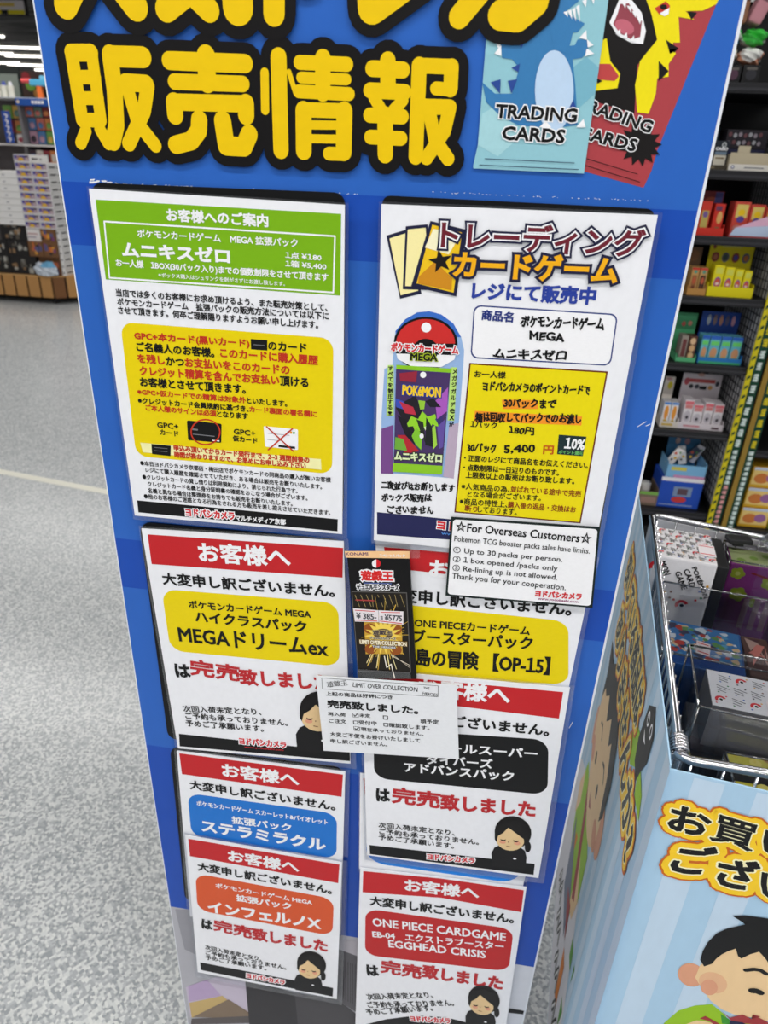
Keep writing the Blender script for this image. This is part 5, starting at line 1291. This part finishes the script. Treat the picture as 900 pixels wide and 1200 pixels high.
# shelf 4
DX = .004
z = SZ[3] + .0006
YL = (228, 214, 26)
tray(.690, .828, z, z + .030, z + .085, z + .148, .700, .836, YF, .11, YL, 'bright yellow display tray with four round pictures on its header', tuple((.16 + .23 * k, .36, .085, .24, (150, 70, 60) if k % 2 == 0 else (110, 110, 120)) for k in range(4)) + tuple((.16 + .23 * k, .36, .05, .14, ((190, 120, 90), (70, 90, 90), (80, 80, 170), (200, 120, 60))[k]) for k in range(4)) + ((.5, .92, -.22, .1, (220, 210, 90)), (.1, .85, .04, .1, (130, 60, 50))))
for k, (a, b_) in enumerate(((.702, .733), (.736, .764), (.767, .791), (.794, .817))):
    small_box(a, b_, z + .0035, z + .092 - k * .004, YM, .05, YL, ('leftmost', 'second', 'third', 'rightmost')[k] + ' yellow snack box with a round purple-red picture, in the yellow tray', 'snack_box', 'yellow snack boxes', ((.5, .42, .34, .19, (130, 80, 160)), (.5, .42, .26, .14, (206, 90, 70)), (.5, .38, .18, .05, (230, 210, 200)), (.5, .82, -.34, .1, (214, 214, 90))))
tray(.630, .686, z, z + .020, z + .085, z + .135, .628, .676, YF, .10, (190, 140, 76), 'tan display tray with brown header beside the yellow one', ((.5, .5, .2, .25, (60, 60, 80)), (.5, .5, .35, .35, (130, 90, 60))), (110, 84, 60))
for k, (a, b_) in enumerate(((.636, .658), (.661, .683))):
    small_box(a, b_, z + .0035, z + .082, YM, .05, (196, 150, 90), ('left', 'right')[k] + ' brown snack box with red top edge in the tan tray', 'snack_box', 'brown snack boxes', ((.5, .4, -.34, .3, (150, 100, 60) if k == 0 else (50, 40, 36)), (.5, .5, .22, .14, (190, 90, 60)), (.5, .2, .22, .12, (110, 60, 40)), (.5, .95, -.5, .04, (200, 60, 50)), (.5, .84, .24, .07, (90, 150, 130))))
DX = .0
# shelf 5
z = SZ[2] + .0006
tray(.715, .852, z, z + .020, z + .095, z + .150, .728, .850, YF, .11, (44, 120, 190), 'blue display tray with pale figures on its header', tuple((.2 + .16 * k, .5, .05, .32, ((170, 180, 190), (130, 110, 110), (180, 130, 110), (90, 90, 120), (200, 150, 170))[k]) for k in range(5)), (36, 70, 150), ((.5, .2, .48, .18, (70, 170, 120)),))
for k, (a, b_) in enumerate(((.719, .742), (.745, .777), (.780, .810), (.813, .845))):
    small_box(a, b_, z + .0035, z + .088, YM, .05, (100, 180, 200), ('leftmost', 'second', 'third', 'rightmost')[k] + ' pale blue and green snack box in the blue tray', 'snack_box', 'blue snack boxes', ((.5, .35, .36, .2, (206, 150, 110)), (.5, .72, -.4, .08, (110, 210, 110)), (.5, .93, -.5, .07, (50, 100, 190)), (.5, .12, -.4, .08, (170, 190, 90))))
tray(.645, .708, z, z + .014, z + .09, z + .142, .645, .712, YF, .10, (90, 176, 124), 'green display tray beside the blue one', ((.4, .3, .1, .16, (180, 90, 80)), (.7, .35, .1, .16, (200, 140, 120))), (70, 150, 104))
small_box(.655, .676, z + .0035, z + .082, YM, .05, (150, 140, 130), 'grey-brown snack box at the left in the green tray', 'snack_box', None, ((.5, .5, -.3, .36, (110, 60, 60)),))
small_box(.679, .704, z + .0035, z + .082, YM, .05, (90, 56, 46), 'brown snack box with three tan rounds in the green tray', 'snack_box', None, ((.5, .2, .36, .14, (210, 176, 130)), (.5, .5, .36, .14, (206, 166, 120)), (.5, .8, .36, .14, (214, 180, 140))))
# shelf 6
z = SZ[1] + .0006
WB = (214, 206, 212)
tray(.700, .850, z, z + .022, z + .100, z + .165, .715, .846, YF, .12, WB, 'white display tray with red lettering marks on its header', ((.5, .62, -.34, .1, (196, 90, 90)), (.12, .55, .07, .2, (190, 90, 100)), (.25, .3, .06, .12, (60, 60, 66)), (.4, .3, .06, .13, (70, 70, 80)), (.56, .25, -.09, .1, (40, 40, 44)), (.74, .28, .06, .12, (200, 150, 90)), (.9, .5, .05, .14, (60, 60, 70)), (.45, .95, .09, .1, (200, 160, 150))), None, ((.3, .5, .18, .12, (200, 120, 130)), (.82, .4, .08, .16, (80, 50, 60))))
for k, (a, b_, hh) in enumerate(((.712, .742, .098), (.744, .776, .086), (.779, .808, .094), (.811, .842, .090))):
    small_box(a, b_, z + .0035, z + hh, YM, .06, (222, 216, 220), ('leftmost', 'second', 'third', 'rightmost')[k] + ' white snack box with red top in the white tray', 'snack_box', 'white snack boxes', ((.5, .9, -.46, .06, (214, 110, 120)), (.5, .76, -.4, .07, (206, 130, 130)), (.5, .4, .42, .2, (190, 184, 192)), (.5, .36, .16, .07, (66, 60, 68))))
tray(.640, .700, z, z + .020, z + .095, z + .150, .655, .688, YF, .11, (212, 204, 196), 'small white tray with orange pictures left of the red-lettered one', ((.6, .45, .25, .25, (206, 190, 60)), (.4, .85, .3, .1, (190, 150, 150))), None, ((.4, .5, .3, .2, (200, 170, 90)),))
for k, (a, b_) in enumerate(((.645, .669), (.671, .694))):
    small_box(a, b_, z + .0035, z + .086, YM, .05, (222, 220, 222), ('left', 'right')[k] + ' white snack box with orange picture in the small white tray', 'snack_box', 'white and orange snack boxes', ((.5, .55, .3, .3, (226, 150, 60)), (.5, .15, .3, .1, (200, 170, 60)), (.5, .94, -.46, .05, (90, 140, 210))))
# shelf 7
z = SZ[0] + .0006
t = small_box(.690, .835, z, z + .118, YF, .12, (36, 76, 176), 'blue carton with white top edge, bottom shelf', 'carton_box', None, ((.55, .55, -.22, .16, (120, 140, 170)), (.55, .55, -.12, .10, (90, 70, 80)), (.5, .28, .18, .1, (190, 60, 60)), (.5, .94, -.5, .06, (226, 224, 230)), (.45, .1, -.4, .015, (150, 170, 210))))
tray(.700, .832, z + .1186, z + .166, z + .19, z + .25, .712, .822, YF, .11, (122, 176, 216), 'light blue open display tray on top of the blue carton', ((.3, .5, .08, .2, (170, 150, 150)), (.6, .5, .09, .2, (150, 120, 130))), (60, 110, 150), ((.3, .7, .2, .14, (200, 190, 90)), (.6, .1, .4, .1, (200, 140, 180))))
for k, (x, rz, c) in enumerate(((.725, .5, (220, 216, 216)), (.755, -.25, (210, 214, 220)), (.785, .7, (60, 70, 90)), (.808, .45, (200, 200, 210)))):
    t = thing('candy_pack', (x, YF + .05, z + .125), ('leftmost white', 'second white', 'dark', 'rightmost pale')[k] + ' leaning candy pack in the light blue tray', 'candy pack', 'leaning candy packs')
    M = Matrix.Translation((x, YF + .040 + k * .014, z + .180)) @ Matrix.Rotation(rz, 4, 'Y')
    g = G(); g.box((-.014, -.004, -.030), (.014, .004, .040), mat(c, .35), M, .0025); g.build('wrapper', t)
    g = G(); g.surf = Surf(M @ Vector((-.014, -.0044, -.03)), M.to_3x3() @ Vector((1, 0, 0)), M.to_3x3() @ Vector((0, 0, 1)), px=False)
    for q, cc in (((.008, .045, .005), (206, 90, 60)), ((.018, .03, .005), (220, 180, 60)), ((.010, .02, .004), (60, 60, 70)), ((.020, .055, .004), (90, 140, 90))): eu_(g, q[0], q[1], q[2], mat(cc, .4), 1)
    g.build('artwork', t)
tray(.625, .690, z, z + .055, 0, 0, 0, 0, YF, .12, (120, 104, 90), 'brown tray with green rim at the bottom left of the shelf', lip_art=((.5, .88, .5, .1, (120, 170, 80)), (.5, .4, .4, .2, (150, 120, 110))))
t = thing('round_tin', (.650, YF + .05, z + .004), 'white round-topped tin in the brown tray, bottom shelf', 'tin')
g = G(); g.cyl((.650, YF + .05, z + .036), .02, .064, mat((200, 198, 194), .4)); g.build('can', t); g = G(); g.sph((.650, YF + .05, z + .068), .0195, mat((186, 186, 182), .4), (1, 1, .4)); g.build('lid', t)
# right bay : yellow packs
for k in range(3):
    zz = .2206 + k * .078
    small_box(.985, 1.085, zz, zz + .076, YF, .10, (208, 160, 40), ('lowest', 'middle', 'topmost')[k] + ' yellow picture box of the stack right of the sign strips', 'snack_box', 'yellow picture boxes right of the strips', ((.5, .5, -.46, .36, (226, 196, 120)), (.35, .45, .25, .25, (200, 120, 60)), (.7, .5, .2, .22, (150, 100, 150)), (.5, .92, -.46, .07, (190, 200, 220))))
small_box(1.09, 1.16, .2206, .36, YF, .10, (150, 170, 60), 'green-yellow box beside the stack of yellow picture boxes', 'snack_box', None, ((.5, .5, .3, .3, (200, 190, 80)),))

# ================================================================== FAR LEFT : TOY STACKS ON A WOODEN PLINTH
PY = 6.497
WOOD = mat((186, 138, 84), .5); WOODD = mat((60, 42, 30), .7)
pl = thing('wooden_plinth', (-5.0, PY + .6, 0), 'low wooden plank display plinth on casters at far left', 'plinth')
FX = -4.12
def prism(g, pts, z0, z1, m):
    n = len(pts); v = [Vector((x, y, z0)) for x, y in pts] + [Vector((x, y, z1)) for x, y in pts]
    g.raw(v, [list(range(n))[::-1], list(range(n, 2 * n))] + [[i, (i + 1) % n, n + (i + 1) % n, n + i] for i in range(n)], m)
g = G(); prism(g, [(-6.6, PY + .012), (FX - .01, PY + .012), (-3.93, PY + .16), (-3.93, PY + 1.3), (-6.6, PY + 1.3)], .07, .25, WOODD); g.build('core', pl)
x = FX; k = 0
while x > -6.5:
    g = G(); w_ = .118; g.box((x - w_, PY, .062), (x - .008, PY + .0115, .252), WOOD, None, .004); g.build('plank', pl); x -= .13; k += 1
for k in range(2):
    a = Vector((FX, PY, 0)).lerp(Vector((-3.93, PY + .155, 0)), .04 + k * .5); b = Vector((FX, PY, 0)).lerp(Vector((-3.93, PY + .155, 0)), .46 + k * .5)
    d = (b - a).normalized(); n_ = Vector((d.y, -d.x, 0)) * .010
    g = G(); prism(g, [(a.x + n_.x, a.y + n_.y), (b.x + n_.x, b.y + n_.y), (b.x, b.y), (a.x, a.y)], .062, .252, mat((124, 84, 52), .5) if k == 0 else WOOD); g.build('plank', pl)
for k in range(8): g = G(); g.box((-3.929, PY + .18 + k * .13, .062), (-3.917, PY + .298 + k * .13, .252), WOOD, None, .003); g.build('plank', pl)
g = G(); prism(g, [(-6.6, PY + .004), (FX, PY + .004), (-3.925, PY + .16), (-3.925, PY + 1.3), (-6.6, PY + 1.3)], .2525, .262, mat((204, 160, 104), .5)); g.build('top', pl)
for (x, y) in ((FX - .03, PY + .08), (-4.9, PY + .08), (-5.8, PY + .08), (-4.0, PY + 1.2)):
    g = G(); g.cyl((x, y, .030), .030, .025, mat((40, 40, 42), .5), 18, 'x'); g.box((x - .02, y - .016, .030), (x + .02, y + .016, .07), DARKMETAL); g.build('caster', pl)

WBX = mat((232, 230, 228), .45)
LABEL = [mat(c, .45) for c in ((72, 74, 150), (222, 176, 60), (150, 120, 160), (60, 60, 70))]
def far_box(x0, x1, z0, z1, y, d, kind):
    t = thing('toy_box', ((x0 + x1) / 2, y, z0), '', 'box')
    base = {'white': WBX, 'plain': WBX, 'black': mat((40, 38, 38), .45), 'orange': mat((120, 84, 56), .45), 'slot': WBX}[kind]
    g = G(); g.box((x0, y, z0), (x1, y + d, z1), base, None, .002); g.build('carton', t)
    w, h = x1 - x0, z1 - z0; sf = Surf((x0, y - .0008, z0), (1, 0, 0), (0, 0, 1), px=False); sf.n = Vector((0, -1, 0)); g = G(sf)
    def rc(u0, v0, u1, v1, m, l): rect(g, u0 * w, v0 * h, u1 * w, v1 * h, m, l * 2)
    if kind == 'white':
        rc(.04, .14, .97, .90, LABEL[2], 1); rc(.04, .5, .72, .90, LABEL[0], 2)
        g.polyuv([Vector((.26 * w, .16 * h)), Vector((.66 * w, .16 * h)), Vector((.60 * w, .52 * h)), Vector((.46 * w, .66 * h)), Vector((.32 * w, .5 * h))], LABEL[1], 8)
        rc(.76, .2, .94, .62, mat((190, 170, 170), .45), 5); rc(.70, .62, .93, .86, LABEL[3], 6); rc(.08, .18, .22, .4, mat((200, 190, 200), .45), 5); rc(.22, .62, .36, .8, mat((210, 160, 120), .45), 6)
    elif kind == 'plain':
        rc(.44, .38, .54, .55, mat((150, 150, 156), .45), 1)
    elif kind == 'slot':
        rc(.2, .36, .72, .56, mat((40, 38, 40), .5), 1); rc(.30, .5, .42, .66, mat((70, 66, 66), .5), 2); rc(.84, .2, .94, .4, mat((190, 186, 186), .5), 1)
    elif kind == 'black':
        rg = random.Random(int(x0 * 991 + z0 * 313))
        for k in range(12): rc(*(lambda a, b: (a, b, min(.98, a + rg.uniform(.05, .16)), min(.95, b + rg.uniform(.1, .35))))(rg.uniform(.03, .85), rg.uniform(.05, .7)), mat(((120, 118, 112), (170, 168, 160), (90, 84, 76), (140, 110, 80))[k % 4], .45), 1 + k * .5)
    elif kind == 'orange':
        rg = random.Random(int(x0 * 991 + z0 * 313))
        for k in range(10): rc(*(lambda a, b: (a, b, min(.98, a + rg.uniform(.1, .25)), min(.95, b + rg.uniform(.2, .4))))(rg.uniform(.03, .75), rg.uniform(.05, .6)), mat(((214, 150, 60), (120, 70, 110), (50, 44, 48), (200, 110, 60), (90, 90, 130))[k % 5], .45), 1 + k * .5)
    g.build('front_label', t)
    if kind in ('white', 'slot'):
        g = G(Surf((x1 + .0008, y, z0), (0, 1, 0), (0, 0, 1), px=False))
        rect(g, .03, h * .34, d * .42, h * .56, mat((44, 42, 44), .5), 1); rect(g, d * .5, h * .3, d * .62, h * .5, mat((120, 116, 116), .5), 2); g.build('side_slot', t)
    return t
def stack(kind, x0, x1, y, d, zs, group, what):
    """a column of equal cartons: first one built, the others copied"""
    n = len(zs) - 1; first = None
    for k in range(n):
        ordn = 'bottom box' if k == 0 else 'top box' if k == n - 1 else 'box number %s from the bottom' % (['one', 'two', 'three', 'four', 'five', 'six', 'seven', 'eight', 'nine', 'ten', 'eleven', 'twelve', 'thirteen', 'fourteen', 'fifteen', 'sixteen'][k])
        lb = ordn + ' of ' + what
        if first is None:
            first = far_box(x0, x1, zs[0], zs[1] - .002, y, d, kind); first['label'] = lb; first['group'] = group
        else: dup(first, (first.location.x, first.location.y, zs[k]), lb, group)
def zs_(z0, z1, n): return [z0 + (z1 - z0) * i / n for i in range(n + 1)]
TOP = .2621
stack('white', -4.330, -4.176, PY + .06, .30, zs_(.682, 1.303, 10), 'labelled white toy boxes', 'the left blue-labelled white stack')
stack('white', -4.170, -4.016, PY + .055, .30, zs_(.682, 1.240, 9), 'labelled white toy boxes', 'the right blue-labelled white stack')
stack('plain', -4.60, -4.337, PY + .07, .30, zs_(.702, 1.160, 8), 'plain white toy boxes', 'the plain white stack at the left frame edge')
stack('slot', -4.046, -4.013, PY + .085, .28, zs_(TOP + .001, .680, 7), 'white boxes with dark slots', 'the narrow slotted white column')
def one(kind, x0, x1, z0, z1, y, lb, grp=None, d=.33):
    t = far_box(x0, x1, z0, z1, y, d, kind); t['label'] = lb
    if grp: t['group'] = grp
one('black', -4.60, -4.345, .566, .681, PY + .06, 'black patterned toy box, upper row under the plain white stack')
one('black', -4.60, -4.345, .6815, .7005, PY + .07, 'thin black box right under the plain white stack')
one('orange', -4.195, -4.05, .566, .681, PY + .06, 'orange-brown toy box directly under the right labelled stack')
one('orange', -4.335, -4.19, .430, .5655, PY + .055, 'orange-brown toy box, middle row, left one')
one('orange', -4.185, -4.05, .430, .5655, PY + .055, 'orange-brown toy box, middle row, right one above the plastic bag')
one('black', -4.545, -4.34, .430, .5655, PY + .05, 'black patterned toy box in the middle row beside the orange-brown ones')
one('black', -4.78, -4.55, .430, .5655, PY + .05, 'black patterned toy box at the left end of the middle row')
one('black', -4.545, -4.28, TOP, .4295, PY + .05, 'black patterned toy box in the bottom row on the plinth, right one')
one('black', -4.78, -4.55, TOP, .4295, PY + .05, 'black patterned toy box at the left end of the bottom row')
one('orange', -4.27, -4.05, TOP, .4295, PY + .09, 'orange-brown toy box on the plinth behind the plastic bag')
t = thing('price_card', (-4.27, PY + .07, .566), 'white price card between the black and orange boxes of the upper row', 'price card')
g = G(); g.box((-4.338, PY + .075, .566), (-4.20, PY + .083, .681), mat((232, 226, 224), .5)); g.build('card', t)
g = G(Surf((-4.338, PY + .074, .566), (1, 0, 0), (0, 0, 1), px=False)); rect(g, .01, .06, .11, .072, mat((190, 150, 150)), 3); rect(g, .01, .03, .09, .045, mat((170, 160, 170)), 3); g.build('print', t)
g = G(); bm = bmesh.new(); bmesh.ops.create_icosphere(bm, subdivisions=4, radius=1.0); rg = random.Random(9)
for v in bm.verts:
    n_ = v.co.normalized(); k = 1 + .2 * math.sin(6 * n_.x + 3 * n_.z) * math.sin(5 * n_.z + 1) + .1 * math.sin(12 * n_.y + 9 * n_.x)
    v.co = Vector((n_.x * .105 * k, n_.y * .05 * k, max(-.052, n_.z * .072 * k)))
bm.verts.index_update(); vs_ = [v.co.copy() + Vector((-4.165, PY + .02, .318)) for v in bm.verts]
bw = mat((206, 214, 224), .25); bb = mat((120, 180, 216), .3)
for f in bm.faces:
    q = f.calc_center_median(); g.raw([vs_[v.index] for v in f.verts], [[0, 1, 2]], bb if q.z > .028 and q.x > -.03 else bw, True)
bm.free(); 
tag(g.build('plastic_bag', None, (-4.165, PY + .02, .262)), 'white and blue plastic bag lying on the corner of the wooden plinth', 'bag')

# toy shelf behind the stacks
BY2 = PY + 1.5
GRYM = mat((120, 120, 124), .5); BLU = mat((44, 88, 170), .4)
uf = thing('toy_fixture', (-5.3, BY2 + .2, 0), 'tall toy shop fixture behind the white stacks, crowded with hanging packs', 'shelf')
g = G(); g.box((-6.6, BY2 + .26, 0), (-4.60, BY2 + .30, 1.82), mat((96, 92, 94), .6)); g.build('back_panel', uf)
g = G(); g.box((-6.6, BY2 - .02, 1.375), (-4.60, BY2 + .258, 1.392), mat((226, 226, 228), .4)); g.build('shelf_board', uf)
g = G(); g.box((-6.6, BY2 - .02, 1.08), (-4.60, BY2 + .258, 1.097), mat((226, 226, 228), .4)); g.build('shelf_board', uf)
g = G(); g.box((-6.6, BY2 - .02, 1.822), (-4.60, BY2 + .258, 1.834), mat((200, 204, 210), .4)); g.build('shelf_board', uf)
for xx in (-5.135, -4.615): g = G(); g.box((xx, BY2, 0), (xx + .03, BY2 + .25, 1.82), GRYM); g.build('upright', uf)
t = thing('header_sign', (-4.95, BY2 - .03, 1.75), 'blue header sign with white lettering over the hanging toy packs', 'sign')
g = G(); g.box((-5.125, BY2 - .035, 1.758), (-4.60, BY2 - .022, 1.824), BLU); g.build('panel', t)
g = G(Surf((-5.125, BY2 - .036, 1.758), (1, 0, 0), (0, 0, 1), px=False))
for k in range(4): rect(g, .185 + k * .036, .020, .185 + k * .036 + .028, .048, WHT, 2)
eu_(g, .03, .034, .016, mat((236, 214, 180)), 2); eu_(g, .47, .03, .016, mat((236, 214, 180)), 2); g.build('lettering', t)
PAL = ((206, 120, 110), (120, 170, 90), (226, 222, 216), (90, 130, 180), (214, 176, 90), (150, 70, 80), (190, 150, 170), (120, 150, 140), (216, 140, 90), (70, 60, 70))
NAMES = ('red-brown', 'green', 'white', 'blue', 'tan', 'dark red', 'pink', 'grey-green', 'orange', 'dark')
rg = random.Random(21); used = {}
GRP = 'small hanging toy packs on the far fixture'
def pack(x, z, w, h, ci, y, lb):
    t = thing('toy_pack', (x + w / 2, y, z), lb, 'toy pack', GRP)
    g = G(); g.box((x, y, z), (x + w, y + .035, z + h), mat(PAL[ci], .3), None, .004); g.build('card', t)
    g = G(); g.sph((x + w / 2, y - .004, z + h * .38), w * .36, mat(PAL[(ci + 3) % 10], .25), (1, .35, h / w * .75), None, 12); g.build('blister', t)
rowsx = [(-5.10, 1.66, .095), (-5.10, 1.535, .115), (-5.10, 1.40, .125)]
cn = ('far left', 'left', 'middle', 'right', 'far right')
for r, (xs, z, h) in enumerate(rowsx):
    for k in range(5):
        ci = (r * 3 + k * 7 + (k // 2)) % 10; w = .086
        pack(xs + k * .098, z, w, h, ci, BY2 + .08 + .02 * r % .03, '%s toy pack, %s of the %s row under the blue header sign' % (NAMES[ci], cn[k], ('top', 'second', 'lowest')[r]))
for r, (z, h) in enumerate(((1.64, .12), (1.50, .12), (1.40, .09))):
    for k in range(2):
        ci = (r * 4 + k * 3 + 1) % 10
        pack(-5.36 + k * .11, z, .098, h, ci, BY2 + .08, '%s toy pack, %s of the %s row left of the blue header bay' % (NAMES[ci], ('left', 'right')[k], ('top', 'second', 'lowest')[r]))
for k in range(6):
    ci = (k * 3 + 9) % 10
    t = small_box(-5.09 + k * .08, -5.09 + k * .08 + .074, 1.0975, 1.0975 + .24, BY2 + .02, .12, PAL[ci], '%s toy carton on the lower shelf of the far fixture, number %s' % (NAMES[ci], ('one', 'two', 'three', 'four', 'five', 'six')[k]), 'toy_carton', 'toy cartons on the lower far shelf', ((.5, .7, -.35, .15, PAL[(ci + 4) % 10]), (.5, .35, .3, .12, PAL[(ci + 2) % 10])))
# toys on top of the fixture
t = thing('toy_blaster', (-4.85, BY2 + .1, 1.834), 'orange and light blue toy blaster standing on top of the far fixture', 'toy')
OR_ = mat((240, 120, 60), .4); LBL = mat((90, 180, 220), .4)
g = G(); g.box((-4.93, BY2 + .08, 1.834), (-4.875, BY2 + .12, 1.96), OR_, None, .008); g.build('grip', t)
g = G(); g.box((-5.0, BY2 + .075, 1.95), (-4.80, BY2 + .125, 2.01), LBL, None, .01); g.build('body', t)
g = G(); g.cyl((-5.045, BY2 + .1, 1.995), .022, .10, mat((230, 90, 90), .4), 14, 'x'); g.build('muzzle', t)
g = G(); g.box((-4.88, BY2 + .078, 2.005), (-4.74, BY2 + .122, 2.045), mat((120, 196, 230), .4), Matrix.Translation((0, 0, 0)), .01); g.build('stock', t)
t = thing('picture_panel', (-5.0, BY2 + .2, 1.834), 'dark picture panel with green and brown shapes behind the toy blaster', 'panel')
g = G(); g.box((-5.14, BY2 + .16, 1.834), (-4.62, BY2 + .18, 2.09), mat((60, 44, 40), .5)); g.build('board', t)
g = G(Surf((-5.14, BY2 + .159, 1.834), (1, 0, 0), (0, 0, 1), px=False))
for u, v, r, c in ((.10, .13, .06, (90, 130, 50)), (.16, .05, .04, (170, 120, 60)), (.36, .10, .05, (110, 130, 70)), (.06, .2, .05, (120, 40, 44)), (.42, .2, .04, (206, 214, 220)), (.3, .2, .04, (120, 60, 40))): eu_(g, u, v, r, mat(c, .5), 2)
g.build('print', t)
t = thing('poster_frame', (-5.32, BY2 + .2, 1.834), 'black framed grey-green poster left of the toy blaster on the far fixture', 'poster')
g = G(); g.box((-5.50, BY2 + .18, 1.834), (-5.16, BY2 + .2, 2.14), mat((40, 44, 42), .5)); g.build('frame', t)
g = G(); g.box((-5.49, BY2 + .17, 1.845), (-5.185, BY2 + .1795, 2.06), mat((120, 128, 120), .5)); g.build('sheet', t)
for k in range(3):
    xx = -5.36 + k * .075
    t = thing('white_bottle', (xx, BY2 + .06, 1.834), ('leftmost', 'middle', 'rightmost')[k] + ' white bottle on top of the far fixture at the left frame edge', 'bottle', 'white bottles on the far fixture')
    g = G(); g.cyl((xx, BY2 + .06, 1.834 + .055), .03, .11, mat((226, 224, 212), .35), 18); g.build('body', t)
    g = G(); g.cyl((xx, BY2 + .06, 1.834 + .128), .022, .036, mat((226, 226, 232), .35) if k != 1 else mat((80, 90, 170), .35), 16, r2=.014); g.build('cap', t)
t = thing('vertical_banner', (-5.27, BY2 - .06, 1.45), 'narrow blue upright banner with white lettering at the left frame edge', 'banner')
g = G(); g.box((-5.29, BY2 - .06, 1.40), (-5.20, BY2 - .052, 1.70), mat((52, 84, 170), .45)); g.build('sheet', t)
g = G(Surf((-5.29, BY2 - .061, 1.40), (1, 0, 0), (0, 0, 1), px=False))
for k in range(5): g.stroke([(.03, .27 - k * .055), (.06, .26 - k * .055), (.045, .235 - k * .055)], .012, WHT, 2 + k)
g.build('lettering', t)
# hanging banner, top left
q = at_y(0, 18, 11.0); q2 = at_y(33, 20, 11.0)
t = thing('hanging_banner', (q.x, 11, q.z), 'white and pink hanging poster with yellow lower border under the ceiling, top left', 'banner')
zb_ = (q.z + q2.z) / 2
g = G(); g.box((q.x - 1.6, 11, zb_), (q2.x, 11.03, CEIL - .15), mat((40, 38, 40), .5)); g.build('frame', t)
g = G(); g.box((q.x - 1.58, 10.985, zb_ + .02), (q2.x - .03, 10.999, CEIL - .17), mat((226, 218, 218), .5)); g.build('sheet', t)
g = G(Surf((q.x - 1.58, 10.984, zb_ + .02), (1, 0, 0), (0, 0, 1), px=False)); w_ = q2.x - .03 - q.x + 1.58
rect(g, 0, 0, w_, .05, mat((222, 206, 40), .5), 4); rect(g, w_ - .42, .09, w_ - .14, .13, mat((220, 190, 90), .5), 5); rect(g, w_ - .38, .16, w_ - .16, .26, mat((90, 60, 90), .5), 5); rect(g, w_ - .95, .08, w_ - .52, .3, mat((214, 110, 120), .5), 5); rect(g, w_ - .35, .0, w_ - .25, .05, INK, 6); g.build('print', t)
for k in (0, 1): g = G(); xx = q.x - 1.2 + k * 1.5; g.tube([(xx, 11.015, CEIL - .15), (xx, 11.015, CEIL)], .004, GRYM, 6); g.build('hanger', t)
